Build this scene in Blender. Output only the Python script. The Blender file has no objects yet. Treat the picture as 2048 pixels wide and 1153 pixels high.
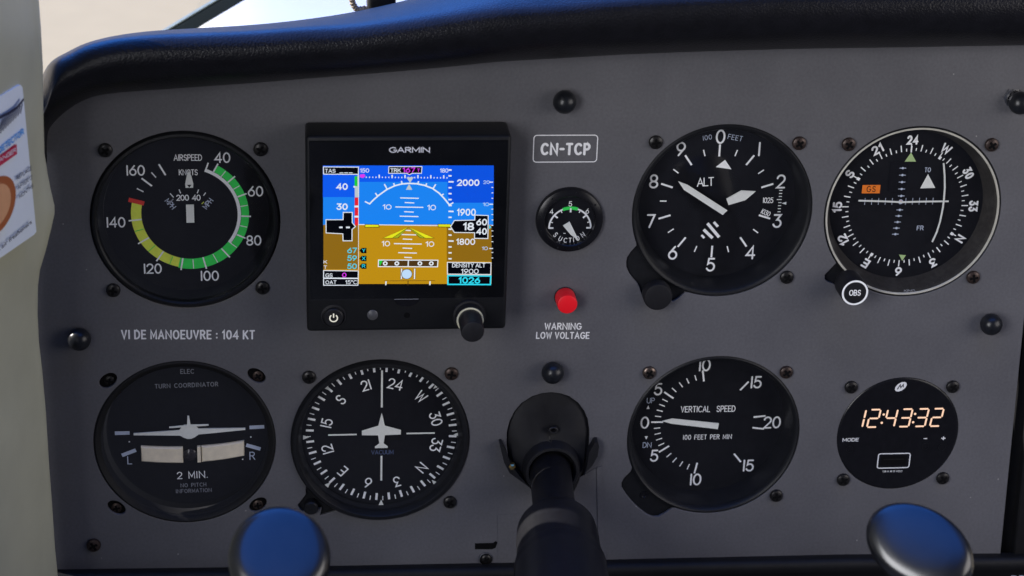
import bpy, bmesh, math, random
from mathutils import Vector, Matrix
R = math.radians
random.seed(4)
scn = bpy.context.scene
col = scn.collection

# ------------------------------------------------------------------ camera (millimetres: panel front is y = 0, x right, z up)
F_PX, PITCH, YAW, ROLL, DIST = 4064.904, -0.390057, -0.117857, 0.033306, 883.434
def cam_axes():
    cp, sp, cy, sy, cr, sr = (math.cos(PITCH), math.sin(PITCH), math.cos(YAW), math.sin(YAW), math.cos(ROLL), math.sin(ROLL))
    right = Vector((cy, sy, 0)); fwd = Vector((-sy*cp, cy*cp, sp)); up = Vector((sy*sp, -cy*sp, cp))
    return right*cr + up*sr, up*cr - right*sr, fwd
CR, CU, CF = cam_axes()
CPOS = CF * (-DIST)
cam_d = bpy.data.cameras.new('camera'); cam = bpy.data.objects.new('camera', cam_d); col.objects.link(cam)
cam.matrix_world = Matrix(((CR.x, CU.x, -CF.x, CPOS.x*.001), (CR.y, CU.y, -CF.y, CPOS.y*.001), (CR.z, CU.z, -CF.z, CPOS.z*.001), (0, 0, 0, 1)))
cam_d.sensor_width = 36; cam_d.lens = F_PX*36/2048; cam_d.clip_start = .02; cam_d.clip_end = 2000
cam_d.dof.use_dof = True; cam_d.dof.focus_distance = DIST*.001; cam_d.dof.aperture_fstop = 16
scn.camera = cam

# ------------------------------------------------------------------ world, sun, window light, exposure
EXPO = 1.0
vs = scn.view_settings
scn.display_settings.display_device = 'sRGB'
vs.view_transform = 'Standard'; vs.look = 'None'; vs.exposure = EXPO; vs.gamma = 1; vs.use_curve_mapping = False
try:
    scn.cycles.use_denoising = True
    scn.cycles.denoiser = 'OPENIMAGEDENOISE'
    scn.cycles.sample_clamp_indirect = 4
    scn.cycles.max_bounces = 8; scn.cycles.transparent_max_bounces = 12
except Exception: pass
SUN = Vector((-0.86, 0.28, 0.50)).normalized()
W = bpy.data.worlds.new('World'); scn.world = W; W.use_nodes = True
nt = W.node_tree; nt.nodes.clear()
def nd(nt, t, **k):
    n = nt.nodes.new(t)
    for a, b in k.items(): setattr(n, a, b)
    return n
out = nd(nt, 'ShaderNodeOutputWorld'); bg = nd(nt, 'ShaderNodeBackground'); sky = nd(nt, 'ShaderNodeTexSky', sky_type='NISHITA')
sky.sun_disc = False; sky.sun_elevation = math.asin(SUN.z); sky.sun_rotation = math.atan2(SUN.x, SUN.y)
sky.altitude = 600; sky.air_density = 1.0; sky.dust_density = .3; sky.ozone_density = 2.0
SKY = .32
CABIN = (.034, .037, .052)
TINT = (.27, .72, 1.65)
tc = nd(nt, 'ShaderNodeTexCoord'); sx = nd(nt, 'ShaderNodeSeparateXYZ')
nt.links.new(tc.outputs['Generated'], sx.inputs[0])
m1 = nd(nt, 'ShaderNodeMath', operation='MULTIPLY'); m1.inputs[1].default_value = .42; nt.links.new(sx.outputs['Y'], m1.inputs[0])
m2 = nd(nt, 'ShaderNodeMath', operation='ADD'); nt.links.new(m1.outputs[0], m2.inputs[0]); nt.links.new(sx.outputs['Z'], m2.inputs[1])
mr = nd(nt, 'ShaderNodeMapRange', interpolation_type='SMOOTHSTEP')
mr.inputs['From Min'].default_value = .50; mr.inputs['From Max'].default_value = .78
nt.links.new(m2.outputs[0], mr.inputs['Value'])
sc_ = nd(nt, 'ShaderNodeVectorMath', operation='SCALE'); sc_.inputs['Scale'].default_value = SKY
tn = nd(nt, 'ShaderNodeVectorMath', operation='MULTIPLY'); tn.inputs[1].default_value = TINT
nt.links.new(sky.outputs[0], tn.inputs[0]); nt.links.new(tn.outputs[0], sc_.inputs[0])
mx = nd(nt, 'ShaderNodeMix', data_type='RGBA')
wx = nd(nt, 'ShaderNodeMath', operation='ABSOLUTE'); nt.links.new(sx.outputs['X'], wx.inputs[0])
wm = nd(nt, 'ShaderNodeMapRange', interpolation_type='SMOOTHSTEP'); nt.links.new(wx.outputs[0], wm.inputs['Value'])
wm.inputs['From Min'].default_value = .34; wm.inputs['From Max'].default_value = .58; wm.inputs['To Min'].default_value = 1; wm.inputs['To Max'].default_value = .12
wf = nd(nt, 'ShaderNodeMath', operation='MULTIPLY'); nt.links.new(mr.outputs[0], wf.inputs[0]); nt.links.new(wm.outputs[0], wf.inputs[1])
cn = nd(nt, 'ShaderNodeTexNoise'); cn.inputs['Scale'].default_value = 3.2; cn.inputs['Detail'].default_value = 2; nt.links.new(tc.outputs['Generated'], cn.inputs['Vector'])
cr_ = nd(nt, 'ShaderNodeMapRange'); cr_.inputs['From Min'].default_value = .38; cr_.inputs['From Max'].default_value = .62; cr_.inputs['To Min'].default_value = .25; cr_.inputs['To Max'].default_value = 1.9; nt.links.new(cn.outputs['Fac'], cr_.inputs['Value'])
cs = nd(nt, 'ShaderNodeVectorMath', operation='SCALE'); cs.inputs[0].default_value = CABIN; nt.links.new(cr_.outputs[0], cs.inputs['Scale'])
nt.links.new(wf.outputs[0], mx.inputs['Factor']); nt.links.new(cs.outputs[0], mx.inputs[6]); nt.links.new(sc_.outputs[0], mx.inputs[7])
nt.links.new(mx.outputs[2], bg.inputs['Color']); bg.inputs['Strength'].default_value = 1.0
nt.links.new(bg.outputs[0], out.inputs['Surface'])
sd = bpy.data.lights.new('sun', 'SUN'); sd.energy = 5.0; sd.angle = R(.5); sd.color = (1, .95, .87)
so = bpy.data.objects.new('sun', sd); col.objects.link(so); so.rotation_euler = (-SUN).to_track_quat('-Z', 'Y').to_euler()
def area(name, loc, target, size, sizey, energy, color):
    d = bpy.data.lights.new(name, 'AREA'); d.shape = 'RECTANGLE'; d.size = size; d.size_y = sizey; d.energy = energy; d.color = color
    o = bpy.data.objects.new(name, d); col.objects.link(o); o.location = loc
    o.rotation_euler = (Vector(target)-Vector(loc)).to_track_quat('-Z', 'Y').to_euler()
area('left_window_light', (-.70, -.70, .28), (.12, 0, -.02), .80, .58, 7.4, (.97, .97, 1.0))
area('right_window_light', (.90, -.60, .28), (.1, 0, -.02), .8, .58, 2.3, (1.0, .95, .92))

# ------------------------------------------------------------------ materials
def lin(h):
    h = h.lstrip('#'); v = [int(h[i:i+2], 16)/255 for i in (0, 2, 4)]
    return tuple(c/12.92 if c <= .04045 else ((c+.055)/1.055)**2.4 for c in v)
MATS = {}
def mat(name, rgb, rough=.5, metal=0, var=.0, vscale=300, bump=0, bscale=1500, spec=.5, coat=0, kind='noise', crough=.1, cior=1.5):
    m = bpy.data.materials.new(name); m.use_nodes = True; t = m.node_tree; b = t.nodes['Principled BSDF']
    b.inputs['Base Color'].default_value = (*rgb, 1); b.inputs['Roughness'].default_value = rough; b.inputs['Metallic'].default_value = metal
    b.inputs['Specular IOR Level'].default_value = spec; b.inputs['Coat Weight'].default_value = coat; b.inputs['Coat Roughness'].default_value = crough; b.inputs['Coat IOR'].default_value = cior
    g = nd(t, 'ShaderNodeTexCoord')
    if var:
        n = nd(t, 'ShaderNodeTexNoise'); n.inputs['Scale'].default_value = vscale; n.inputs['Detail'].default_value = 6
        r = nd(t, 'ShaderNodeMapRange'); r.inputs['To Min'].default_value = 1-var; r.inputs['To Max'].default_value = 1+var
        r.inputs['From Min'].default_value = .25; r.inputs['From Max'].default_value = .75
        v = nd(t, 'ShaderNodeVectorMath', operation='SCALE'); v.inputs[0].default_value = rgb
        t.links.new(g.outputs['Object'], n.inputs['Vector']); t.links.new(n.outputs['Fac'], r.inputs['Value'])
        t.links.new(r.outputs[0], v.inputs['Scale']); t.links.new(v.outputs[0], b.inputs['Base Color'])
    if bump:
        if kind == 'leather':
            n = nd(t, 'ShaderNodeTexVoronoi'); n.inputs['Scale'].default_value = bscale; n.feature = 'SMOOTH_F1'
            o = n.outputs['Distance']
        else:
            n = nd(t, 'ShaderNodeTexNoise'); n.inputs['Scale'].default_value = bscale; n.inputs['Detail'].default_value = 3; o = n.outputs['Fac']
        p = nd(t, 'ShaderNodeBump'); p.inputs['Strength'].default_value = bump; p.inputs['Distance'].default_value = .0006
        t.links.new(g.outputs['Object'], n.inputs['Vector']); t.links.new(o, p.inputs['Height']); t.links.new(p.outputs[0], b.inputs['Normal'])
    MATS[name] = m; return m
def emit(name, hexs, k=1.0):
    m = bpy.data.materials.new(name); m.use_nodes = True; t = m.node_tree; t.nodes.clear()
    e = nd(t, 'ShaderNodeEmission'); e.inputs['Color'].default_value = (*lin(hexs), 1); e.inputs['Strength'].default_value = k/2**EXPO
    o = nd(t, 'ShaderNodeOutputMaterial'); t.links.new(e.outputs[0], o.inputs[0]); MATS[name] = m; return m
def glass(name, tint=(1, 1, 1), rough=.03, gain=1.0, dust=.007):
    m = bpy.data.materials.new(name); m.use_nodes = True; t = m.node_tree; t.nodes.clear()
    a = nd(t, 'ShaderNodeBsdfTransparent'); a.inputs[0].default_value = (*tint, 1)
    g = nd(t, 'ShaderNodeBsdfGlossy'); g.inputs['Roughness'].default_value = rough
    lw = nd(t, 'ShaderNodeLayerWeight'); pw = nd(t, 'ShaderNodeMath', operation='POWER'); pw.inputs[1].default_value = 5; t.links.new(lw.outputs['Facing'], pw.inputs[0]); lw.inputs[0].default_value = .5
    f = nd(t, 'ShaderNodeMapRange'); f.inputs['To Min'].default_value = .042; f.inputs['To Max'].default_value = .9; t.links.new(pw.outputs[0], f.inputs['Value'])
    x = nd(t, 'ShaderNodeMixShader'); o = nd(t, 'ShaderNodeOutputMaterial')
    q = nd(t, 'ShaderNodeMath', operation='MULTIPLY'); q.inputs[1].default_value = gain
    t.links.new(f.outputs[0], q.inputs[0]); t.links.new(q.outputs[0], x.inputs[0])
    t.links.new(a.outputs[0], x.inputs[1]); t.links.new(g.outputs[0], x.inputs[2])
    d = nd(t, 'ShaderNodeBsdfDiffuse'); d.inputs[0].default_value = (.5, .5, .52, 1); cdn = nd(t, 'ShaderNodeTexCoord'); nz = nd(t, 'ShaderNodeTexNoise'); nz.inputs['Scale'].default_value = 55; nz.inputs['Detail'].default_value = 7; nz.inputs['Roughness'].default_value = .7
    rm = nd(t, 'ShaderNodeMapRange'); rm.inputs['From Min'].default_value = .45; rm.inputs['From Max'].default_value = .8; rm.inputs['To Min'].default_value = .0; rm.inputs['To Max'].default_value = dust
    y = nd(t, 'ShaderNodeMixShader'); t.links.new(cdn.outputs['Object'], nz.inputs['Vector']); t.links.new(nz.outputs['Fac'], rm.inputs['Value']); t.links.new(rm.outputs[0], y.inputs[0])
    t.links.new(x.outputs[0], y.inputs[1]); t.links.new(d.outputs[0], y.inputs[2]); t.links.new(y.outputs[0], o.inputs[0])
    MATS[name] = m; return m

pm = mat('panel_paint', (.100, .099, .109), .5, var=.11, vscale=800, bump=.08, bscale=4000, spec=.4)
def wear(m, speck=(.32, .31, .30), amount=.8):
    t = m.node_tree; b = t.nodes['Principled BSDF']; src = b.inputs['Base Color'].links[0].from_socket
    g = nd(t, 'ShaderNodeTexCoord'); v = nd(t, 'ShaderNodeTexVoronoi'); v.inputs['Scale'].default_value = 95; v.inputs['Randomness'].default_value = 1
    sp_ = nd(t, 'ShaderNodeSeparateColor'); lt = nd(t, 'ShaderNodeMath', operation='LESS_THAN'); lt.inputs[1].default_value = .035
    gt = nd(t, 'ShaderNodeMath', operation='GREATER_THAN'); gt.inputs[1].default_value = .72; mu = nd(t, 'ShaderNodeMath', operation='MULTIPLY'); m2_ = nd(t, 'ShaderNodeMath', operation='MULTIPLY'); m2_.inputs[1].default_value = amount
    mixc = nd(t, 'ShaderNodeMix', data_type='RGBA'); mixc.inputs[7].default_value = (*speck, 1)
    big = nd(t, 'ShaderNodeTexNoise'); big.inputs['Scale'].default_value = 16; big.inputs['Detail'].default_value = 5; big.inputs['Roughness'].default_value = .65
    r1 = nd(t, 'ShaderNodeMapRange'); r1.inputs['From Min'].default_value = .3; r1.inputs['From Max'].default_value = .7; r1.inputs['To Min'].default_value = .9; r1.inputs['To Max'].default_value = 1.1
    r2 = nd(t, 'ShaderNodeMapRange'); r2.inputs['From Min'].default_value = .3; r2.inputs['From Max'].default_value = .7; r2.inputs['To Min'].default_value = .40; r2.inputs['To Max'].default_value = .60
    scl = nd(t, 'ShaderNodeVectorMath', operation='SCALE')
    L = t.links.new
    for n in (v, big): L(g.outputs['Object'], n.inputs['Vector'])
    L(v.outputs['Distance'], lt.inputs[0]); L(v.outputs['Color'], sp_.inputs[0]); L(sp_.outputs[0], gt.inputs[0]); L(lt.outputs[0], mu.inputs[0]); L(gt.outputs[0], mu.inputs[1]); L(mu.outputs[0], m2_.inputs[0])
    L(big.outputs['Fac'], r1.inputs['Value']); L(big.outputs['Fac'], r2.inputs['Value']); L(src, scl.inputs[0]); L(r1.outputs[0], scl.inputs['Scale'])
    L(scl.outputs[0], mixc.inputs[6]); L(m2_.outputs[0], mixc.inputs['Factor']); L(mixc.outputs[2], b.inputs['Base Color']); L(r2.outputs[0], b.inputs['Roughness'])
wear(pm)
mat('panel_print', (.80, .80, .82), .6, var=.08, vscale=900)
mat('bezel_black', (.008, .0085, .0105), .45, var=.25, vscale=500, bump=.06, bscale=5000, spec=.25)
mat('bezel_gloss', (.006, .006, .008), .25, var=.2, vscale=300, spec=.3)
mat('bezel_matte', (.0095, .0095, .0105), .6, var=.25, vscale=900, bump=.06, bscale=6000, spec=.2)
mat('dial_black', (.006, .0064, .009), .7, var=.2, vscale=300, spec=.1)
mat('recess_brown', (.035, .032, .029), .5, var=.35, vscale=500, spec=.3)
mat('slot_black', (.003, .003, .0035), .8, spec=.1)
mat('ring_pale', (.62, .60, .52), .35, metal=.3, var=.15, vscale=200)
mat('mark_white', (.92, .93, .92), .6, var=.05, vscale=900)
mat('mark_dim', (.24, .25, .28), .6)
mat('mark_blue_grey', (.50, .56, .68), .6)
mat('mark_vacuum_blue', (.07, .10, .20), .6)
mat('needle_white', (.78, .80, .75), .5, var=.05, vscale=600)
mat('arc_green', (.03, .80, .10), .55, var=.06, vscale=500)
mat('arc_yellow', (.80, .90, .08), .55, var=.06, vscale=500)
mat('arc_red', (.72, .035, .02), .5)
mat('flag_orange', (.85, .20, .01), .55)
mat('lume_green', (.42, .58, .25), .55)
mat('tube_cream', (.85, .76, .58), .4, var=.12, vscale=250)
mat('tube_dark', (.02, .016, .018), .2)
mat('screw_black', (.016, .015, .015), .33, metal=.5, var=.4, vscale=900)
mat('screw_brown', (.048, .033, .028), .38, metal=.6, var=.5, vscale=1200)
mat('screw_worn', (.13, .10, .085), .3, metal=.9, var=.6, vscale=1500)
mat('sensor_grey', (.07, .07, .075), .4)
mat('steel', (.45, .45, .46), .25, metal=1)
mat('cap_black', (.009, .010, .013), .3, var=.2, vscale=300, spec=.35)
mat('red_plastic', (.90, .008, .018), .35, spec=.5)
mat('body_black', (.007, .0075, .009), .5, var=.2, vscale=500, bump=.06, bscale=5000, spec=.25)
mat('face_gloss', (.0035, .0038, .0045), .08, spec=.4)
mat('knob_rubber', (.009, .009, .011), .5, var=.2, vscale=500, spec=.3)
mat('knob_lume', (.62, .60, .44), .5)
mat('logo_white', (.74, .75, .77), .5)
mat('leather', (.0055, .0055, .0075), .36, var=.3, vscale=160, bump=.26, bscale=1250, kind='leather', spec=.27)
mat('post_trim', (.47, .465, .345), .42, var=.05, vscale=60, bump=.06, bscale=800)
mat('card_white', (.82, .88, .93), .4, var=.02, vscale=200)
mat('card_ink', (.02, .02, .05), .5)
mat('card_blue', (.12, .38, .80), .5)
mat('card_red', (.55, .02, .07), .5)
mat('card_brown', (.42, .12, .035), .5)
mat('card_tan', (.72, .36, .17), .6, var=.06, vscale=300)
mat('yoke_black', (.004, .0045, .006), .34, var=.3, vscale=120, bump=.22, bscale=75, coat=.5, crough=.2, spec=.4, cior=1.72)
mat('shaft_black', (.007, .007, .009), .42, var=.3, vscale=300, bump=.05, bscale=3000, spec=.22)
mat('housing_black', (.010, .010, .012), .5, var=.2, vscale=300, bump=.05, bscale=4000, spec=.3)
mat('under_black', (.005, .005, .006), .55, var=.3, vscale=200, bump=.2, bscale=1800, spec=.25)
mat('concrete', (.44, .355, .195), .85, var=.04, vscale=9, bump=.1, bscale=40)
mat('cowl_white', (.62, .63, .64), .3, var=.03, vscale=6)
mat('frame_dark', (.004, .013, .018), .5, var=.2, vscale=60)
mat('frame_pale', (.16, .19, .17), .4, var=.2, vscale=200)
mat('cord_tan', (.36, .30, .23), .7, var=.3, vscale=900)
mat('brass', (.55, .40, .16), .3, metal=1)
glass('dial_glass', (.97, .97, .985), .05, 1.0)
glass('display_glass', (.98, .98, 1), .04, .6)
glass('windscreen_glass', (.97, .985, .98), .01, .5)
for n, h in dict(sky_blue='0d58e6', sky_mid='1a80ea', sky_tape='0b50d8', ground='b98a12', ground_tape='8a6515', white='dfe6ee', black='03040a', magenta='d83ae8', cyan='2fd8ee', green='22c33a', red='e0202c', yellow='dfe01f', olive='9fae20', grey='b9c2c6', brown='4a3418', pale='b6d2ee').items():
    emit('screen_'+n, h, 1.1)
emit('digit_glow', 'ffd2b4', 1.15)
emit('power_glow', 'f2efe2', .9)

# ------------------------------------------------------------------ helpers
def proj_px(p):
    v = Vector(p)-CPOS; return 1024+F_PX*v.dot(CR)/v.dot(CF), 576.5-F_PX*v.dot(CU)/v.dot(CF)
def at(px, py, y=0.0):
    """photo pixel -> point in mm on the plane y (mm)"""
    v = CF + CR*((px-1024)/F_PX) - CU*((py-576.5)/F_PX)
    return CPOS + v*((y-CPOS.y)/v.y)
def smooth(me, ang=32):
    for p in me.polygons: p.use_smooth = True
    try: me.set_sharp_from_angle(angle=R(ang))
    except Exception: pass
def empty(name, loc_mm, label, cat, group=None):
    o = bpy.data.objects.new(name, None); col.objects.link(o); o.empty_display_size = .01
    o.location = Vector(loc_mm)*.001; tag(o, label, cat, group); return o
def tag(o, label=None, cat=None, group=None, kind=None):
    for k, v in (('label', label), ('category', cat), ('group', group), ('kind', kind)):
        if v: o[k] = v
    return o
class MB:
    """collects solids in mm (local to the thing), builds ONE mesh"""
    def __init__(s): s.v = []; s.f = []; s.m = []; s.names = []
    def mi(s, n):
        if n not in s.names: s.names.append(n)
        return s.names.index(n)
    def add(s, vs_, fs, m):
        b = len(s.v); s.v += [tuple(v) for v in vs_]; i = s.mi(m)
        for f in fs: s.f.append([b+k for k in f]); s.m.append(i)
    def rows(s, rows, m, closed=False, cap0=False, cap1=False):
        n = len(rows[0]); vs_ = [p for r in rows for p in r]; fs = []
        for i in range(len(rows)-1):
            for j in range(n if closed else n-1):
                a, b = i*n+j, i*n+(j+1) % n; fs.append([a, b, b+n, a+n])
        if cap0: fs.append(list(range(n))[::-1])
        if cap1: fs.append([(len(rows)-1)*n+j for j in range(n)])
        s.add(vs_, fs, m)
    def lathe(s, prof, m, cx=0, cz=0, n=72, axis=None, org=None, sx=1, sz=1, cap0=False, cap1=False):
        """prof: (radius, y) along local y; or along any axis from org"""
        rows = []
        if axis is not None:
            a = Vector(axis).normalized(); u = a.cross(Vector((0, 0, 1)) if abs(a.z) < .9 else Vector((1, 0, 0))).normalized(); w = u.cross(a); o = Vector(org)
        for r, y in prof:
            row = []
            for k in range(n):
                t = 2*math.pi*k/n; c, d = math.cos(t), math.sin(t)
                if axis is None: row.append((cx+sx*r*c, y, cz+sz*r*d))
                else: row.append(tuple(o + u*(sx*r*c) + w*(sz*r*d) + a*y))
            rows.append(row)
        s.rows(rows, m, True, cap0, cap1)
    def prism(s, pts, y0, y1, m, bev=0):
        """pts (x, z) outline, front at y0, back at y1"""
        n = len(pts); rings = []
        if bev:
            c = Vector((sum(p[0] for p in pts)/n, sum(p[1] for p in pts)/n))
            ins = []
            for i, p in enumerate(pts):
                a = Vector(pts[i-1]); b = Vector(p); d = Vector(pts[(i+1) % n])
                t = ((b-a).normalized()+(d-b).normalized()).normalized(); nrm = Vector((-t.y, t.x))
                if nrm.dot(c-b) < 0 and i >= 0: pass
                ins.append(b+nrm*bev)
            rings.append([(p.x, y0, p.y) for p in ins]); rings.append([(p[0], y0+bev, p[1]) for p in pts])
        else: rings.append([(p[0], y0, p[1]) for p in pts])
        rings.append([(p[0], y1, p[1]) for p in pts])
        s.rows(rings, m, True, True, True)
    def tube(s, path, rad, m, n=16, caps=True):
        P = [Vector(p) for p in path]; rows = []; up = None
        for i, p in enumerate(P):
            t = (P[min(i+1, len(P)-1)]-P[max(i-1, 0)]).normalized()
            if up is None: up = t.cross(Vector((0, 0, 1)) if abs(t.z) < .9 else Vector((1, 0, 0))).normalized()
            up = (up - t*up.dot(t)).normalized(); w = t.cross(up); r = rad[i] if isinstance(rad, (list, tuple)) else rad
            rows.append([tuple(p + (up*math.cos(2*math.pi*k/n) + w*math.sin(2*math.pi*k/n))*r) for k in range(n)])
        s.rows(rows, m, True, caps, caps)
    def box(s, x0, x1, y0, y1, z0, z1, m, bev=0):
        if not bev:
            vs_ = [(x, y, z) for x in (x0, x1) for y in (y0, y1) for z in (z0, z1)]
            s.add(vs_, [[0, 1, 3, 2], [4, 6, 7, 5], [0, 4, 5, 1], [2, 3, 7, 6], [0, 2, 6, 4], [1, 5, 7, 3]], m); return
        bm = bmesh.new(); bmesh.ops.create_cube(bm, size=1)
        for v in bm.verts: v.co = ((x0+x1)/2+v.co.x*(x1-x0), (y0+y1)/2+v.co.y*(y1-y0), (z0+z1)/2+v.co.z*(z1-z0))
        bmesh.ops.bevel(bm, geom=bm.edges[:], offset=bev, segments=3, affect='EDGES', profile=.5)
        bm.verts.index_update(); s.add([v.co for v in bm.verts], [[v.index for v in f.verts] for f in bm.faces], m); bm.free()
    def build(s, name, parent=None, ang=32, loc=None, flat=False, label=None, face_view=False):
        me = bpy.data.meshes.new(name); me.from_pydata([(v[0]*.001, v[1]*.001, v[2]*.001) for v in s.v], [], s.f)
        for n in s.names: me.materials.append(MATS[n])
        for p, i in zip(me.polygons, s.m): p.material_index = i
        bm = bmesh.new(); bm.from_mesh(me)
        if not flat: bmesh.ops.recalc_face_normals(bm, faces=bm.faces[:])
        if face_view and sum(f.normal.y*f.calc_area() for f in bm.faces) > 0: bmesh.ops.reverse_faces(bm, faces=bm.faces[:])
        bm.to_mesh(me); bm.free()
        if not flat: smooth(me, ang)
        me.update()
        o = bpy.data.objects.new(name, me); col.objects.link(o)
        if parent: o.parent = parent
        if loc: o.location = Vector(loc)*.001
        if label: o['label'] = label
        return o

# stroke lettering: x 0..w, z 0..6
def arc(cx, cz, rx, rz, a0, a1, n=14): return [(cx+rx*math.cos(R(a0+(a1-a0)*i/n)), cz+rz*math.sin(R(a0+(a1-a0)*i/n))) for i in range(n+1)]
G = {
'0': (3.6, [arc(1.8, 3, 1.8, 3, 90, 450, 28)]), '1': (.4, [[(.2, 0), (.2, 6)]]),
'2': (3.4, [arc(1.7, 4.3, 1.7, 1.7, 170, -20)+[(3.0, 3.1), (.05, 0), (3.4, 0)]]),
'3': (3.4, [[(.2, 6), (3.1, 6), (1.5, 3.6)]+arc(1.6, 1.8, 1.75, 1.8, 85, -165)]),
'4': (3.8, [[(2.9, 0), (2.9, 6), (0, 1.7), (3.8, 1.7)]]),
'5': (3.4, [[(3.1, 6), (.7, 6), (.35, 3.4)]+arc(1.55, 1.95, 1.8, 1.95, 120, -155)]),
'6': (3.5, [arc(1.75, 1.9, 1.75, 1.9, 0, 360, 24), [(2.7, 6), (.35, 2.9)]]),
'7': (3.3, [[(.1, 6), (3.3, 6), (1.1, 0)]]),
'8': (3.4, [arc(1.7, 4.5, 1.45, 1.5, -90, 270, 22), arc(1.7, 1.5, 1.7, 1.5, 90, 450, 22)]),
'9': (3.5, [arc(1.75, 4.1, 1.75, 1.9, 0, 360, 24), [(.8, 0), (3.15, 3.1)]]),
'A': (4.2, [[(0, 0), (2.1, 6), (4.2, 0)], [(.75, 2), (3.45, 2)]]), 'B': (3.4, [[(0, 0), (0, 6), (1.8, 6)]+arc(1.8, 4.5, 1.4, 1.5, 90, -90)+[(0, 3)], [(1.8, 3)]+arc(1.8, 1.5, 1.6, 1.5, 90, -90)+[(0, 0)]]),
'C': (4, [arc(2.3, 3, 2.3, 3, 48, 312, 20)]), 'D': (3.8, [[(0, 0), (0, 6), (1.3, 6)]+arc(1.3, 3, 2.5, 3, 90, -90)+[(0, 0)]]),
'E': (3, [[(3, 6), (0, 6), (0, 0), (3, 0)], [(0, 3.1), (2.6, 3.1)]]), 'F': (3, [[(3, 6), (0, 6), (0, 0)], [(0, 3.1), (2.6, 3.1)]]),
'G': (4.2, [arc(2.3, 3, 2.3, 3, 48, 350, 20)+[(4.5, 2.8), (2.8, 2.8)]]), 'H': (3.6, [[(0, 0), (0, 6)], [(3.6, 0), (3.6, 6)], [(0, 3), (3.6, 3)]]),
'I': (.4, [[(.2, 0), (.2, 6)]]), 'K': (3.6, [[(0, 0), (0, 6)], [(3.4, 6), (0, 2.3)], [(1.1, 3.5), (3.6, 0)]]),
'L': (2.8, [[(0, 6), (0, 0), (2.8, 0)]]), 'M': (4.4, [[(0, 0), (0, 6), (2.2, 1.4), (4.4, 6), (4.4, 0)]]),
'N': (4.2, [[(0, 0), (0, 6), (4.2, 0), (4.2, 6)]]), 'O': (4.4, [arc(2.2, 3, 2.2, 3, 90, 450, 28)]),
'P': (3.3, [[(0, 0), (0, 6), (1.7, 6)]+arc(1.7, 4.4, 1.6, 1.6, 90, -90)+[(0, 2.8)]]),
'R': (3.5, [[(0, 0), (0, 6), (1.7, 6)]+arc(1.7, 4.5, 1.6, 1.5, 90, -90)+[(0, 3)], [(1.7, 3), (3.5, 0)]]),
'S': (3.4, [arc(1.75, 4.45, 1.5, 1.55, 25, 250, 14)+arc(1.65, 1.55, 1.65, 1.55, 80, -160, 14)]),
'T': (3.4, [[(0, 6), (3.4, 6)], [(1.7, 6), (1.7, 0)]]), 'U': (3.6, [[(0, 6), (0, 1.8)]+arc(1.8, 1.8, 1.8, 1.8, 180, 360)+[(3.6, 6)]]),
'V': (3.8, [[(0, 6), (1.9, 0), (3.8, 6)]]), 'W': (5.2, [[(0, 6), (1.2, 0), (2.6, 5), (4.0, 0), (5.2, 6)]]),
'X': (3.4, [[(0, 0), (3.4, 6)], [(0, 6), (3.4, 0)]]), 'Y': (3.6, [[(0, 6), (1.8, 3), (3.6, 6)], [(1.8, 3), (1.8, 0)]]),
'-': (2, [[(0, 3), (2, 3)]]), '.': (.4, [[(.2, .1), (.2, .25)]]), ' ': (2.2, []), '_': (.5, []), '!': (1.5, [[(.1, 4.7), (1.3, 6), (1.3, 0)]]), ':': (.6, [[(.3, .7), (.3, .9)], [(.3, 3.6), (.3, 3.8)]]), '°': (1.6, [arc(.8, 5.2, .8, .8, 0, 360)]), 'J': (2.6, [[(2.6, 6), (2.6, 1.6)]+arc(1.3, 1.4, 1.3, 1.4, 0, -180)]), '@': (4, [arc(2, 3, 2, 2.6, 0, 300), arc(2, 3, 1, 1.2, 0, 360)]),
}
FONT_CACHE = {}
def font_polys(txt, bold):
    key = (txt, bold)
    if key in FONT_CACHE: return FONT_CACHE[key]
    cu = bpy.data.curves.new('lettering', 'FONT'); cu.body = txt; cu.size = 1; cu.offset = bold; cu.resolution_u = 4
    ob = bpy.data.objects.new('lettering', cu); col.objects.link(ob)
    dg = bpy.context.evaluated_depsgraph_get(); me = bpy.data.meshes.new_from_object(ob.evaluated_get(dg))
    v = [(a.co.x, a.co.y) for a in me.vertices]; f = [list(p.vertices) for p in me.polygons]
    bpy.data.objects.remove(ob); bpy.data.curves.remove(cu); bpy.data.meshes.remove(me)
    FONT_CACHE[key] = (v, f); return v, f
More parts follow.
